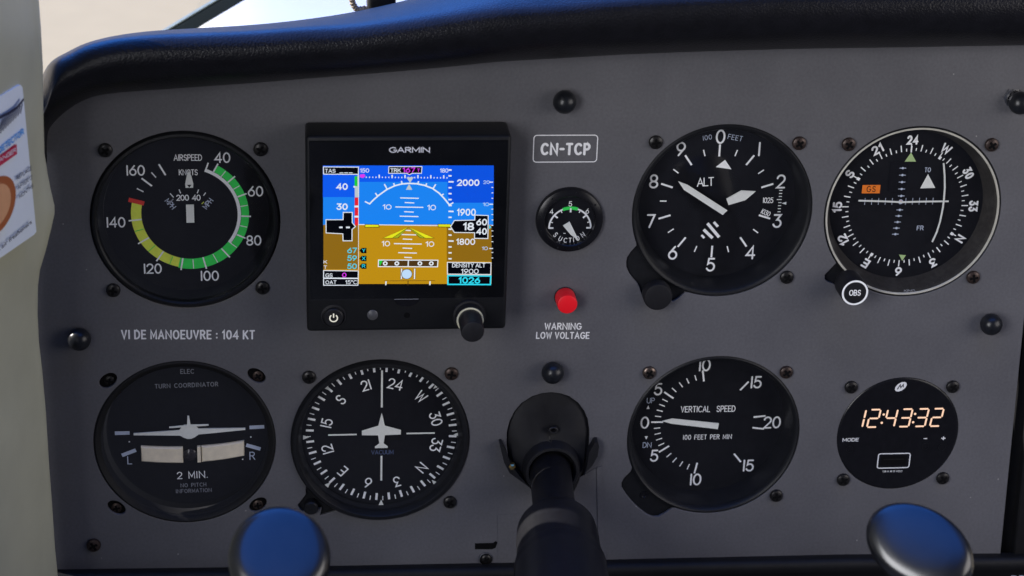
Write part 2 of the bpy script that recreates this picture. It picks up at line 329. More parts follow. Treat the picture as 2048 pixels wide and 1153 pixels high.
class Art(MB):
    """flat printed / displayed marks in x (right), z (up), each a hair in front of the last"""
    def __init__(s, y, step=.012): super().__init__(); s.y = y; s.step = step; s.k = 0
    def lay(s): s.k += 1; return s.y - s.k*s.step
    def poly(s, pts, m): y = s.lay(); s.add([(p[0], y, p[1]) for p in pts], [list(range(len(pts)))], m)
    def rect(s, x0, x1, z0, z1, m): s.poly([(x0, z0), (x1, z0), (x1, z1), (x0, z1)], m)
    def disc(s, x, z, r, m, rz=None, n=48, rot=0):
        c, d = math.cos(rot), math.sin(rot); q = []
        for k in range(n):
            a, b = r*math.cos(2*math.pi*k/n), (rz or r)*math.sin(2*math.pi*k/n); q.append((x+a*c-b*d, z+a*d+b*c))
        s.poly(q, m)
    def band(s, x, z, r0, r1, a0, a1, m, n=None):
        """annular band, angles clockwise from top"""
        n = n or max(2, int(abs(a1-a0)/3)); y = s.lay(); vs_ = []
        for i in range(n+1):
            t = R(a0+(a1-a0)*i/n); vs_ += [(x+r0*math.sin(t), y, z+r0*math.cos(t)), (x+r1*math.sin(t), y, z+r1*math.cos(t))]
        s.add(vs_, [[2*i, 2*i+1, 2*i+3, 2*i+2] for i in range(n)], m)
    def tick(s, r0, r1, a, w, m, cx=0, cz=0):
        t = R(a); d = (math.sin(t), math.cos(t)); q = (d[1]*w/2, -d[0]*w/2)
        s.poly([(cx+d[0]*r0+q[0], cz+d[1]*r0+q[1]), (cx+d[0]*r1+q[0], cz+d[1]*r1+q[1]), (cx+d[0]*r1-q[0], cz+d[1]*r1-q[1]), (cx+d[0]*r0-q[0], cz+d[1]*r0-q[1])], m)
    def line(s, pts, w, m, cap=True):
        y = s.lay(); P = [Vector(p) for p in pts]; n = len(P); closed = n > 3 and (P[0]-P[-1]).length < 1e-4
        L = []; Rr = []
        for i, p in enumerate(P):
            a = P[i-1] if i else (P[-2] if closed else None); b = P[i+1] if i < n-1 else (P[1] if closed else None)
            d0 = (p-a).normalized() if a is not None else None; d1 = (b-p).normalized() if b is not None else None
            d0 = d0 or d1; d1 = d1 or d0
            t = d0+d1
            t = t.normalized() if t.length > 1e-6 else d0
            nr = Vector((-t.y, t.x)); k = w/2/max(.45, nr.dot(Vector((-d0.y, d0.x))))
            L.append(p+nr*k); Rr.append(p-nr*k)
        vs_ = []
        for i_, (a, b) in enumerate(zip(L, Rr)): vs_ += [(a.x, y-i_*s.step*.7/n, a.y), (b.x, y-i_*s.step*.7/n, b.y)]
        s.add(vs_, [[2*i, 2*i+2, 2*i+3, 2*i+1] for i in range(n-1)], m)
        if cap and not closed:
            for p, q in ((P[0], P[1]), (P[-1], P[-2])):
                d = (p-q).normalized(); b = math.atan2(d.y, d.x)
                s.add([(p.x+w/2*math.cos(b-math.pi/2+math.pi*k/8), y, p.y+w/2*math.sin(b-math.pi/2+math.pi*k/8)) for k in range(9)], [list(range(9))], m)
    def stroke(s, txt, x, z, h, w, m, rot=0, ws=1.0, gap=1.3):
        """stroke lettering centred on x, z; rot clockwise degrees"""
        k = h/6; W_ = sum(G[c][0]*ws for c in txt)+gap*(len(txt)-1); u = -W_/2; c_, s_ = math.cos(R(-rot)), math.sin(R(-rot))
        for ch in txt:
            gw, st = G[ch]
            for l in st:
                q = []
                for a, b in l:
                    X, Z = (u+a*ws)*k, (b-3)*k
                    q.append((x+X*c_-Z*s_, z+X*s_+Z*c_))
                s.line(q, w, m)
            u += gw*ws+gap
    def text(s, txt, x, z, h, m, bold=.0, width=None, rot=0, anchor='c'):
        if all(ch in G for ch in txt):
            txt = txt.replace('1', '!').replace(' ', '_')
            wt = h*(.105+2.6*bold); H = h-wt; k = H/6; gap = .55+wt/k
            W_ = sum(G[c][0] for c in txt); tot = (width if width else h/6*(W_+1.3*(len(txt)-1)))-wt
            ws = max(.2, (tot/k-gap*(len(txt)-1))/W_) if W_ else 1
            if ws < .6: gap *= .8; ws = max(.3, (tot/k-gap*(len(txt)-1))/W_)
            dx = {'c': 0, 'l': (tot+wt)/2, 'r': -(tot+wt)/2}[anchor]
            s.stroke(txt, x+dx*math.cos(R(rot)), z-dx*math.sin(R(rot)), H, wt, m, rot, ws, gap); return
        v, f = font_polys(txt, bold)
        if not v: return
        x0, x1 = min(a for a, b in v), max(a for a, b in v); z0, z1 = min(b for a, b in v), max(b for a, b in v)
        k = h/(z1-z0); kx = width/(x1-x0) if width else k; y = s.lay(); c_, s_ = math.cos(R(-rot)), math.sin(R(-rot))
        ox = {'c': (x0+x1)/2, 'l': x0, 'r': x1}[anchor]; vs_ = []
        for a, b in v:
            X, Z = (a-ox)*kx, (b-(z0+z1)/2)*k
            vs_.append((x+X*c_-Z*s_, y, z+X*s_+Z*c_))
        s.add(vs_, f, m)
    def frame(s, x0, x1, z0, z1, w, m, r=0):
        q = []
        if r:
            for cx, cz, a in ((x1-r, z1-r, 0), (x0+r, z1-r, 90), (x0+r, z0+r, 180), (x1-r, z0+r, 270)): q += arc(cx, cz, r, r, a, a+90, 6)
        else: q = [(x1, z1), (x0, z1), (x0, z0), (x1, z0)]
        s.line(q+[q[0]], w, m, False)

# ------------------------------------------------------------------ setting: apron outside
g = MB(); g.add([(-3e5, 1200, -1450), (3e5, 1200, -1450), (3e5, 3e5, -1450), (-3e5, 3e5, -1450)], [[0, 1, 2, 3]], 'concrete')
tag(g.build('apron_ground', flat=True), kind='structure')

# ------------------------------------------------------------------ instrument centres (mm on the panel)
CEN = dict(asi=(-139.3, 32.35), tc=(-142.66, -72.12), hi=(-56.7, -72.85), alt=(90.7, 34.5), obs=(175.5, 33.4), vsi=(94.3, -73.85), clk=(180.2, -74.6))
ZOOM = {'alt': (1230, 220, 2.746), 'obs': (1630, 230, 2.811), 'hi': (560, 690, 3.1167), 'vsi': (1220, 690, 3.1167), 'yk': (960, 700, 2.547)}
def zpt(n, u, v, y=0): a, b, k = ZOOM[n]; p = at(a+u/k, b+v/k, y); return p.x, p.z
LOBE = {
'alt': [(120, 745), (100, 765), (68, 805), (60, 850), (75, 895), (130, 960), (150, 1020), (165, 1060), (200, 1090), (240, 1100), (285, 1090), (315, 1060), (322, 1020), (345, 992), (400, 992)],
'obs': [(128, 830), (95, 855), (62, 890), (50, 910), (60, 935), (110, 950), (150, 1000), (250, 960), (300, 965)],
'hi': [(152, 890), (170, 925), (112, 985), (110, 1010), (150, 1045), (225, 1070), (272, 1012), (330, 1040)],
'vsi': [(140, 765), (130, 790), (75, 845), (68, 880), (85, 910), (180, 1020), (240, 1065), (285, 1077), (330, 1062), (375, 1020), (440, 1018)]}
def outline(n, r=39.7, grow=0, N=160):
    cx, cz = CEN[n]; L = []
    if n in LOBE:
        for u, v in LOBE[n]:
            x, z = zpt(n, u, v); L.append((math.atan2(z-cz, x-cx) % (2*math.pi), math.hypot(x-cx, z-cz)))
        L.sort()
    q = []
    for k in range(N):
        a = 2*math.pi*k/N; rr = r
        for (a0, r0), (a1, r1) in zip(L, L[1:]):
            if a0 <= a <= a1 and a1 > a0: rr = max(r, r0+(r1-r0)*(a-a0)/(a1-a0))
        q.append(((rr+grow)*math.cos(a), (rr+grow)*math.sin(a)))
    return q

# ------------------------------------------------------------------ instrument panel sheet
YK = [(135, 480), (137, 420), (150, 365), (175, 315), (210, 273), (265, 238), (315, 222), (365, 217), (415, 224), (455, 238), (500, 270), (530, 310), (549, 355), (557, 410), (556, 480), (550, 560), (535, 630), (515, 690), (490, 740), (300, 780), (270, 720), (225, 670), (180, 620), (145, 560)]
YKP = [zpt('yk', *p) for p in YK]
SLOTS = {(216, 762): 40, (513, 752): -38, (516, 1010): 38, (233, 1016): -38}
def sheet(name, outer, holes, thick, m, parent, y=0, bev=.25):
    cu = bpy.data.curves.new(name, 'CURVE'); cu.dimensions = '2D'; cu.fill_mode = 'BOTH'; cu.extrude = thick/2-bev; cu.bevel_depth = bev; cu.bevel_resolution = 1; cu.offset = -bev
    for pts in [outer]+holes:
        sp = cu.splines.new('POLY'); sp.points.add(len(pts)-1); sp.use_cyclic_u = True
        for p, q in zip(sp.points, pts): p.co = (q[0], q[1], 0, 1)
    ob = bpy.data.objects.new(name, cu); col.objects.link(ob); dg = bpy.context.evaluated_depsgraph_get()
    me = bpy.data.meshes.new_from_object(ob.evaluated_get(dg)); bpy.data.objects.remove(ob); bpy.data.curves.remove(cu)
    for v in me.vertices: v.co = Vector((v.co.x, y+thick/2-v.co.z, v.co.y))*.001
    me.materials.clear(); me.materials.append(MATS[m]); smooth(me, 25)
    o = bpy.data.objects.new(name, me); col.objects.link(o); o.parent = parent; return o
PANEL_EDGE = [(60, 1146), (48, 700), (60, 300), (110, 205), (165, 165), (300, 120), (700, 90), (1200, 55), (2110, 30), (2084, 300), (2052, 600), (2000, 1117)]
panel = empty('instrument_panel', (0, 0, 0), 'dark grey painted metal panel sheet carrying the flight instruments and white printed placards', 'instrument panel')
pe = [(at(*p).x, at(*p).z) for p in PANEL_EDGE]
holes = []
for n in ('asi', 'tc', 'alt', 'obs', 'hi', 'vsi'): holes.append([(CEN[n][0]+a, CEN[n][1]+b) for a, b in outline(n)][::-1])
holes.append([(CEN['clk'][0]+28.45*math.cos(t*math.pi/36), CEN['clk'][1]+28.45*math.sin(t*math.pi/36)) for t in range(72)][::-1])
holes.append(YKP)
for (px, py), a in SLOTS.items():
    c = at(px, py); q = []
    for k in range(28):
        t = 2*math.pi*k/28; X, Z = 4.4*math.cos(t), 3.0*math.sin(t); ca, sa = math.cos(R(a)), math.sin(R(a)); q.append((c.x+X*ca-Z*sa, c.z+X*sa+Z*ca))
    holes.append(q[::-1])
sheet('panel_sheet', pe, holes, 1.6, 'panel_paint', panel)
# printed placards
def placard(name, fn):
    a = Art(-.02, .01); fn(a); return a.build(name, panel, flat=True)
def tx(a, txt, px0, px1, py0, py1, bold=.02, m='panel_print'):
    p, q = at(px0, (py0+py1)/2), at(px1, (py0+py1)/2); h = at((px0+px1)/2, py0).z-at((px0+px1)/2, py1).z
    rot = -math.degrees(math.atan2(q.z-p.z, q.x-p.x)); a.text(txt, (p.x+q.x)/2, (p.z+q.z)/2, h, m, bold, q.x-p.x, rot)
placard('speed_placard', lambda a: tx(a, 'VI DE MANOEUVRE : 104 KT', 242, 510, 660, 679, .022))
def reg(a):
    tx(a, 'CN-TCP', 1081, 1181, 286, 311, .035)
    p, q = at(1068, 271), at(1193, 324); a.frame(p.x, q.x, q.z, p.z, .42, 'panel_print', 1.4)
placard('registration_placard', reg)
placard('warning_placard', lambda a: (tx(a, 'WARNING', 1089, 1163, 646, 660, .022), tx(a, 'LOW VOLTAGE', 1072, 1179, 664, 678, .022)))
# folded cover strip with slot under the yoke tube
cp = [at(*p) for p in ((997, 1136), (995, 1030), (1040, 1028), (1192, 935), (1196, 1127))]
m_ = MB(); m_.prism([(p.x, p.z) for p in cp], -.22, -.01, 'panel_paint', .0); m_.build('cover_plate', panel)
p = [at(*p) for p in ((1197, 1127), (1193, 935), (1203, 932), (1214, 1127))]
m_ = MB(); m_.prism([(q.x, q.z) for q in p], -.5, -.01, 'panel_paint', .0); m_.build('cover_rib', panel)
def soft_slot():
    a = Art(-.05, .02); q = [at(*p) for p in ((950, 1087), (986, 1086), (992, 1082), (995, 1086), (991, 1096), (984, 1099), (950, 1099))]
    a.poly([(v.x, v.z) for v in q][::-1], 'slot_black'); return a.build('slot', panel, flat=True)
soft_slot()
# black structure behind and around the sheet
b = MB(); b.box(-330, 520, 70, 76, -330, 40, 'under_black'); b.box(-330, 420, 20, 70, -330, -326, 'under_black')
tag(b.build('firewall'), 'black bulkhead behind the grey instrument panel, showing in the gap by the door post', 'bulkhead')

# ------------------------------------------------------------------ screws
def screw_mesh(mb, m, r=3.05, y=0, rot=30):
    mb.lathe([(r, y), (r, y-.7), (r*.93, y-1.25), (r*.72, y-1.65), (r*.4, y-1.85), (.01, y-1.9)], m, n=28)
    for k in range(2):
        a = R(rot+90*k); c, d = math.cos(a), math.sin(a); L, w = r*.62, r*.17
        q = [(-L, -w), (L, -w), (L, w), (-L, w)]
        mb.add([(u*c-v*d, y-1.96-.02*k, u*d+v*c) for u, v in q], [[0, 1, 2, 3]], 'slot_black')
SCREW = {}
def screw(parent, root_mm, px, py, m='screw_black', r=3.05, y=0, label=None):
    p = at(px, py, y-1); key = (m, r, y, random.choice((10, 35, 60, 80)))
    if key not in SCREW:
        mb = MB(); screw_mesh(mb, m, r, y, key[3]); o = mb.build('screw', parent); SCREW[key] = o.data
    else:
        o = bpy.data.objects.new('screw', SCREW[key]); col.objects.link(o); o.parent = parent
    o.location = Vector((p.x-root_mm[0], 0, p.z-root_mm[1]))*.001
    if label: o['label'] = label
    return o
def instrument(n, name, label, cat='gauge', r=39.7, bez=None, bmat='bezel_black', depth=8, glass_y=2.0, rin=36.6, bevel_mat=None, flange=True):
    cx, cz = CEN[n]; root = empty(name, (cx, 0, cz), label, cat, 'round gauges in the grey panel')
    mb = MB()
    if flange:
        o = outline(n, r, 1.6); rows = [[(a, 1.75, c) for a, c in o], [(rin*math.cos(2*math.pi*k/len(o)), 1.75, rin*math.sin(2*math.pi*k/len(o))) for k in range(len(o))]]
        mb.rows(rows, bmat, True)
    mb.lathe(bez, bmat, n=96)
    mb.build('bezel', root, 40)
    gl = MB(); gl.lathe([(rin+.2, glass_y), (.02, glass_y-.15)], 'dial_glass', n=64); gl.build('glass', root, 60, face_view=True)
    return root
def dial(root, n, Y, O, r, draw, name='dial', base='dial_black'):
    a = Art(Y); a.disc(0, 0, r, base, n=80); draw(a); return a.build(name, root, loc=(O[0], 0, O[1]), flat=True)
def needle(root, polys, Y, O, name='pointer', th=.5, tilt=None):
    mb = MB()
    for pts, m in polys: mb.prism(pts, Y-th, Y, m)
    return mb.build(name, root, loc=(O[0], 0, O[1]))

# ---- airspeed indicator
asi = instrument('asi', 'airspeed_indicator', 'airspeed gauge with green, white and yellow arcs, above the turn coordinator', depth=8,
    bez=[(39.5, 1.6), (39.3, .2), (38.6, -.9), (37.6, -1.1), (36.9, -.4), (36.7, 2), (36.2, 4), (34.8, 8.3)], glass_y=1.2)
def d_asi(a):
    W_, Gn, Yl = 'mark_white', 'arc_green', 'arc_yellow'
    a.band(0, 0, 20.2, 21.6, 20, 128, W_); a.band(0, 0, 21.75, 25.0, 29.5, 193, Gn); a.band(0, 0, 20.3, 24.6, 193, 283, Yl)
    a.band(0, 0, 20.3, 21.8, 128, 193, Gn)
    a.tick(20.2, 24.5, 20, .6, W_); a.tick(20.3, 22, 127.8, .5, W_)
    for t in (28.8, 48.9, 69.2, 92.6, 115.5, 140.3, 165.6, 189.9, 214.7, 239.2, 264): a.tick(20.3 if t > 130 else 21.7, 25.8, t, .65, W_)
    for t in (38.8, 59, 80.9, 104, 128, 153, 177.8): a.tick(21.7 if t < 130 else 20.5, 24.8, t, .38, W_)
    for t in (202, 227, 252): a.tick(20.5, 24.5, t, .3, 'arc_green')
    a.tick(20.1, 25.5, 310, .75, W_); a.tick(20.1, 25.7, 331.7, .75, W_); a.tick(21.5, 24.4, 321, .5, W_); a.tick(21.6, 24.7, 298.7, .5, W_)
    a.tick(19.6, 26.2, 285.2, 1.9, 'arc_red')
    for s_, x, z in (('40', 14.3, 25.4), ('60', 27.9, 10.3), ('80', 26.8, -12.0), ('100', 7.7, -28.1), ('120', -16.4, -24.5), ('140', -31, -3.2), ('160', -21.9, 20)): a.stroke(s_, x, z, 4.1, .64, W_, 0, 1.02, 1.4)
    a.stroke('AIRSPEED', 0, 25.6, 2.5, .34, W_, 0, .82, 1.05); a.stroke('KNOTS', 0, 19.1, 2.3, .34, W_, 0, .8, 1.15)
    a.stroke('200', -2.7, 7.8, 2.3, .4, W_, 0, 1, 1.1); a.stroke('40', 3.0, 7.8, 2.3, .4, W_, 0, 1, 1.1)
    a.stroke('MPH', -7.9, 5.1, 2.1, .32, 'mark_blue_grey', 52, 1, 1.0); a.stroke('MPH', 7.8, 5.1, 2.1, .32, 'mark_blue_grey', -52, 1, 1.0)
    for r0, r1, t in ((10.3, 12.6, 321.2), (10.4, 12.3, 340.6), (10.4, 12.2, 19.5), (10.6, 12.3, 34.8)): a.tick(r0, r1, t, .4, W_)
    a.band(0, 0, 9.6, 10.1, 300, 318, 'mark_dim'); a.tick(7.2, 8.6, 46, .35, 'arc_yellow')
dial(asi, 'asi', 8, (1.4, 0), 36, d_asi)
needle(asi, [([(0, 19.8), (-1.0, 17.2), (-1.7, 13.8), (-1.55, 12.2), (1.55, 12.2), (1.7, 13.8), (1.0, 17.2)][::1], 'needle_white'), ([(-1.65, -3.5), (1.65, -3.5), (1.65, 4.6), (-1.65, 4.6)], 'needle_white')], 6.2, (1.7, .5))
h_ = Art(5.6); h_.poly([(-.9, 13.6), (.9, 13.6), (0, 12.3)][::-1], 'dial_black'); h_.build('pointer_mark', asi, loc=(1.7, 0, .5), flat=True)
for x, y in ((210, 302), (521, 300), (525, 577), (226, 582)): screw(asi, CEN['asi'], x, y)

# ---- turn coordinator
tcn = instrument('tc', 'turn_coordinator', 'turn coordinator with white aeroplane silhouette above a cream slip tube', bmat='bezel_matte', depth=12,
    bez=[(39.6, 1.6), (39.5, .1), (38.8, -.3), (37.0, .8), (36.3, 2.2), (35.9, 6.3)], glass_y=.9, rin=36.4)
def d_tc(a):
    D, Bg = 'mark_dim', 'mark_blue_grey'
    a.stroke('ELEC', 0, 29.4, 2.0, .3, D, 0, .95, 1.6); a.stroke('TURN COORDINATOR', -.5, 22.8, 1.9, .3, D, -1.5, .98, 2.0)
    for x0, x1, z0, z1 in ((-32.4, -26, .1, .1), (26.5, 33.0, 1.7, 1.9), (-29.8, -23.6, -10.9, -8.4), (24.9, 31.2, -7.0, -9.1)): a.line([(x0, z0), (x1, z1)], 1.75, Bg, False)
    a.stroke('L', -26.5, -13.4, 3.6, .42, Bg); a.stroke('R', 27.5, -12.4, 3.6, .42, Bg)
    for x, z in ((-26.3, -4.2), (27, -3.0), (-20.6, -13.7), (23.2, -14)): a.disc(x, z, .32, 'mark_white', n=12)
    a.stroke('2 MIN.', .8, -21.3, 3.2, .42, 'mark_white', -1.5, 1.05, 1.8)
    a.stroke('NO PITCH', 1.1, -26.3, 1.75, .27, D, -1.5, .95, 2.0); a.stroke('INFORMATION', 1.2, -29.1, 1.75, .27, D, -1.5, .95, 1.9)
dial(tcn, 'tc', 6, (1.65, 2.6), 36, d_tc)
def curve_bar(x0, x1, top, bot, n=10): return [(x0+(x1-x0)*i/n, bot(x0+(x1-x0)*i/n)) for i in range(n+1)] + [(x1-(x1-x0)*i/n, top(x1-(x1-x0)*i/n)) for i in range(n+1)]
tp = lambda x: -6.9+.0030*x*x+.028*x
bt = lambda x: -14.7+.0038*x*x+.028*x
m_ = MB()
m_.prism(curve_bar(-21.3, -3.0, tp, bt), 4.2, 5.8, 'tube_cream', .6); m_.prism(curve_bar(5.2, 24.0, tp, bt), 4.2, 5.8, 'tube_cream', .6); m_.prism(curve_bar(3.3, 4.8, tp, bt, 3), 4.2, 5.8, 'tube_cream', .15)
m_.build('slip_tube', tcn, loc=(1.65, 0, 2.6))
m_ = MB(); m_.lathe([(3.1, 5.6), (2.9, 4.6), (2.0, 4.0), (.9, 3.7), (.01, 3.6)], 'tube_dark', cx=.15, cz=-10.8, n=32); m_.build('slip_ball', tcn, loc=(1.65, 0, 2.6))
pl = [(-24.1, .0), (-4, -.6), (-2.2, -1.7), (-.8, -2.3), (.9, -2.3), (2.4, -1.6), (4.2, -.2), (24.7, 1.6), (24.7, 2.5), (4.2, 2.6), (3.2, 3.6), (2.0, 4.6)]
pl2 = [(-2.0, 4.6), (-3.2, 3.3), (-4.2, 2.0), (-24.1, .9)]
m_ = MB(); m_.prism(pl+pl2, 3.4, 4.0, 'needle_white'); m_.prism([(-8.5, 3.3), (8.7, 4.2), (8.7, 4.9), (.8, 4.9), (.3, 9.2), (-.4, 9.2), (-.7, 4.7), (-8.5, 4.0)], 3.1, 3.38, 'needle_white')
m_.build('miniature_aeroplane', tcn, loc=(1.65, 0, 2.6))
for (x, y), m_n in zip(SLOTS, ('screw_black', 'screw_worn', 'screw_worn', 'screw_worn')): screw(tcn, CEN['tc'], x+(3 if y < 900 else 0), y, m_n if m_n != 'screw_worn' else 'screw_brown', 2.6, 3.0)
for (px, py) in SLOTS:
    m_ = MB(); c = at(px, py); m_.lathe([(6.2, 1.7), (.01, 1.72)], 'slot_black', cx=c.x-CEN['tc'][0], cz=c.z-CEN['tc'][1], n=24); m_.build('screw_nut', tcn, flat=True)

# ---- heading indicator
hi = instrument('hi', 'heading_indicator', 'heading gauge with white aeroplane outline and compass card, beside the turn coordinator', bmat='bezel_black', depth=7,
    bez=[(39.6, 1.6), (39.4, -1.2), (38.6, -2.2), (37.2, -2.3), (36.5, -1.6), (36.1, 1.5), (35.2, 3.0), (34.9, 5.2)], glass_y=1.2, rin=36.2)
HDG = 226.3
def d_hi(a):
    W_ = 'mark_white'
    for k in range(36): a.tick(30.3, 33.8, k*10-HDG, 1.05, W_)
    for k in range(36): a.tick(31.6, 33.8, k*10+5-HDG, .42, W_)
    for k, s_ in enumerate(('N', '3', '6', 'E', '12', '15', 'S', '21', '24', 'W', '30', '33')):
        t = k*30-HDG; r = 25.2; a.stroke(s_, r*math.sin(R(t)), r*math.cos(R(t)), 4.6, .64, W_, t, .95, 1.3)
dial(hi, 'hi', 6.4, (.8, .6), 35.6, d_hi, 'compass_card')
m_ = Art(4.6)
W_ = 'needle_white'
for b_ in ((-.42, .42, 14.1, 32.2), (-.42, .42, -22.5, -10), (-23.8, -11.1, .55, 1.3), (11.1, 23.8, .55, 1.3)):
    m_ = Art(4.6); m_.rect(*b_, W_); m_.build('lubber_line', hi, loc=(.75, 0, .1), flat=True)
sy = Art(4.4); sy.poly([(-.55, 9.5), (-1.5, 5.2), (-8.8, 2.9), (-8.8, .6), (-1.6, .4), (-1.0, -3.6), (-3.0, -5.2), (-2.9, -6.0), (2.7, -6.0), (2.8, -5.2), (.9, -3.6), (1.5, .4), (8.6, .6), (8.6, 2.9), (1.4, 5.2), (.5, 9.5), (0, 11.5)], W_); sy.build('aeroplane_symbol', hi, loc=(.75, 0, .1), flat=True)
m_ = Art(4.6); m_.stroke('VACUUM', .4, -8.2, 1.9, .3, 'mark_vacuum_blue', 0, 1, 1.4); m_.build('vacuum_lettering', hi, loc=(.75, 0, .1), flat=True)
for t in (45, 90, 135, 180, 225, 270, 315):
    s_, c_ = math.sin(R(t)), math.cos(R(t)); r0, r1 = 32.2, 35.0
    m_ = Art(4.6); m_.poly([(r1*s_+1.1*c_, r1*c_-1.1*s_), (r1*s_-1.1*c_, r1*c_+1.1*s_), (r0*s_, r0*c_)][::-1], W_); m_.build('index_mark', hi, loc=(.75, 0, .1), flat=True)
for x, y, mm in ((618, 756, 'screw_black'), (903, 749, 'screw_brown'), (900, 1006, 'screw_black')): screw(hi, CEN['hi'], x, y, mm)
c = at(622, 1012); m_ = MB(); m_.lathe([(3.2, 1.6), (3.2, -2.5), (2.6, -3.2), (.01, -3.2)], 'bezel_black', cx=c.x-CEN['hi'][0], cz=c.z-CEN['hi'][1], n=28); m_.build('knob_stub', hi)

# ---- altimeter
alt = instrument('alt', 'altimeter', 'altimeter with two white pointers and black setting knob, above the vertical speed gauge', depth=12.5,
    bez=[(39.6, 1.6), (39.5, .5), (38.9, 0), (38.0, .2), (37.4, .9), (36.9, 2.0), (35.6, 7), (34.9, 12.9)], glass_y=2.2, rin=37.0)
def d_alt(a):
    W_ = 'mark_white'
    for k in range(10):
        a.tick(20.8, 26.3, k*36.1, .85, W_)
        if k != 2: a.tick(22, 25, k*36.1+18.4, .55, W_)
        t = R(k*36.1); r = 29.8; a.stroke(str(k), r*math.sin(t), r*math.cos(t), 5.7, .84, W_, 0, 1, 1.3)
    a.stroke('100', -5.9, 29.6, 2.0, .26, 'mark_blue_grey', -10, 1, 1.8); a.stroke('FEET', 6.4, 29.5, 2.1, .26, 'mark_blue_grey', 10, 1, 1.9)
    a.poly([(2.6, 19.4), (-1.3, 16.1), (5.8, 15.0)], W_); a.stroke('ALT', -5.4, 9.3, 3.6, .46, W_, -4, 1, .7)
    for p0, p1, w_ in (((-3.2, -10.0), (2.5, -16.6), 1.35), ((-4.7, -12.9), (-.4, -17.0), 1.35), ((-5.5, -15.5), (-4.1, -16.9), 1.0), ((-.4, -9.4), (1.6, -11.6), 1.15)): a.line([p0, p1], w_, W_, False)
    a.stroke('1025', 23.2, .6, 2.3, .32, W_, 0, .8, .9); a.stroke('1030', 22.6, -5.2, 2.1, .32, W_, 25, .8, .9)
    for i in range(9): z = 5.2-i*1.42; a.rect(27.0 if i in (3, 8) else 27.8, 29.2, z-.2, z+.2, W_)
    a.poly([(29.3, -.75), (31.4, -.1), (31.4, -1.5)][::-1], W_)
dial(alt, 'alt', 12.5, (-.5, .3), 36.2, d_alt)
needle(alt, [([(17.2, 5.5), (12.8, 1.4), (5.5, -.8), (4.3, 2.1), (10.7, 5.9)][::-1], 'needle_white')], 11.2, (-.6, 0), 'thousands_pointer')
needle(alt, [([(-17.8, 10.8), (-13.6, 9.2), (4.9, -2.8), (3.0, -4.9), (-15.0, 6.9)][::-1], 'needle_white')], 9.8, (-.7, .0), 'hundreds_pointer')
for x, y in ((1312, 286), (1599, 288), (1574, 556)): screw(alt, CEN['alt'], x, y, 'screw_brown' if x > 1590 else 'screw_black')
c = at(1316, 594, -7); m_ = MB()
m_.lathe([(3, 1.7), (3, -2), (6.2, -2.1), (6.35, -2.6), (6.3, -7), (5.9, -7.7), (5.2, -7.9), (.01, -7.8)], 'knob_rubber', cx=c.x-CEN['alt'][0], cz=c.z-CEN['alt'][1], n=48); m_.build('setting_knob', alt)

# ---- course deviation indicator
obs = instrument('obs', 'course_indicator', 'round course gauge with bright thin rim, orange GS flag and OBS knob', bmat='bezel_black', depth=10,
    bez=[(39.6, 1.6), (39.5, .6), (39.2, .2), (38.95, .1)], glass_y=2.4, rin=38.2)
m_ = MB(); m_.lathe([(38.95, .12), (38.7, -.15), (38.25, -.1), (38.0, .5)], 'ring_pale', n=96); m_.build('rim_ring', obs)
m_ = MB(); m_.lathe([(38.0, .5), (37.3, 3), (35.6, 7.5), (34.6, 10.3)], 'recess_brown', n=96); m_.build('recess_ring', obs)
def d_obs(a):
    W_ = 'mark_white'
    for k in range(72):
        t = k*5
        if k % 18 == 6 or k % 18 == 0 and k: pass
        big = k % 2 == 0
        a.tick(25.7, 28.7 if big else 27.0, t, .5 if big else .45, W_)
    for t in (30, 120, 210, 300): a.tick(25.4, 26.9, t, 1.3, W_)
    for k, s_ in enumerate(('24', 'W', '30', '33', 'N', '3', '6', 'E', '12', '15', 'S', '21')):
        t = k*30; a.text(s_, 30.9*math.sin(R(t)), 30.9*math.cos(R(t)), 4.3, W_, .04, (5.2 if len(s_) == 2 else 4.6 if s_ == 'W' else 3.2), t)
dial(obs, 'obs', 10, (-.6, -.4), 36, d_obs, 'compass_card')
m_ = Art(9.7)
m_.poly([(-8.7, 20.8), (-8.6, 7.0), (-.6, 5.2), (-.5, 20.8)][::-1], 'bezel_gloss')
m_.rect(-20.3, -12.2, 6.1, 10.0, 'flag_orange'); m_.stroke('GS', -16.2, 8.1, 2.5, .36, 'dial_black', 0, .9, 2.2)
m_.text('TO', 8.4, 16.9, 2.2, 'mark_blue_grey', .01, 2.8); m_.text('FR', 8.0, -10.4, 2.2, 'mark_blue_grey', .01, 3.1)
m_.poly([(8.7, 15.0), (5.9, 8.3), (12.7, 8.5)], 'needle_white')
m_.poly([(0, 25.0), (-2.5, 20.8), (2.6, 20.8)], 'lume_green'); m_.rect(-.3, .3, 25, 28, 'mark_white')
m_.poly([(1.4, -26), (-.4, -23.0), (2.8, -23.3)], 'lume_green')
for i in range(5):
    for z in (17.8-3.22*i, -1.7-2.85*i):
        x = -3.0+.15*i if z > 0 else -2.3-.22*i
        m_.rect(x-1.5, x+1.5, z-.16, z+.16, 'mark_blue_grey'); m_.disc(x, z, .55, 'mark_blue_grey', n=14)
for i in range(11):
    x = -18.6+i*3.08
    if i != 5: m_.rect(x-.13, x+.13, .9, 4.0, 'mark_blue_grey')
m_.disc(-2.4, 2.2, 1.1, 'mark_blue_grey', n=20); m_.disc(-2.4, 2.2, .6, 'flag_orange', n=16)
m_.build('inner_mask', obs, loc=(-.6, 0, -.4), flat=True)
m_ = MB(); m_.tube([(-21.7, 8.6, 3.1), (-10, 8.6, 2.7), (-2.4, 8.5, 2.3), (8, 8.5, 2.5), (19.1, 8.6, 2.5)], .42, 'needle_white', 8); m_.build('glideslope_bar', obs, loc=(-.6, 0, -.4))
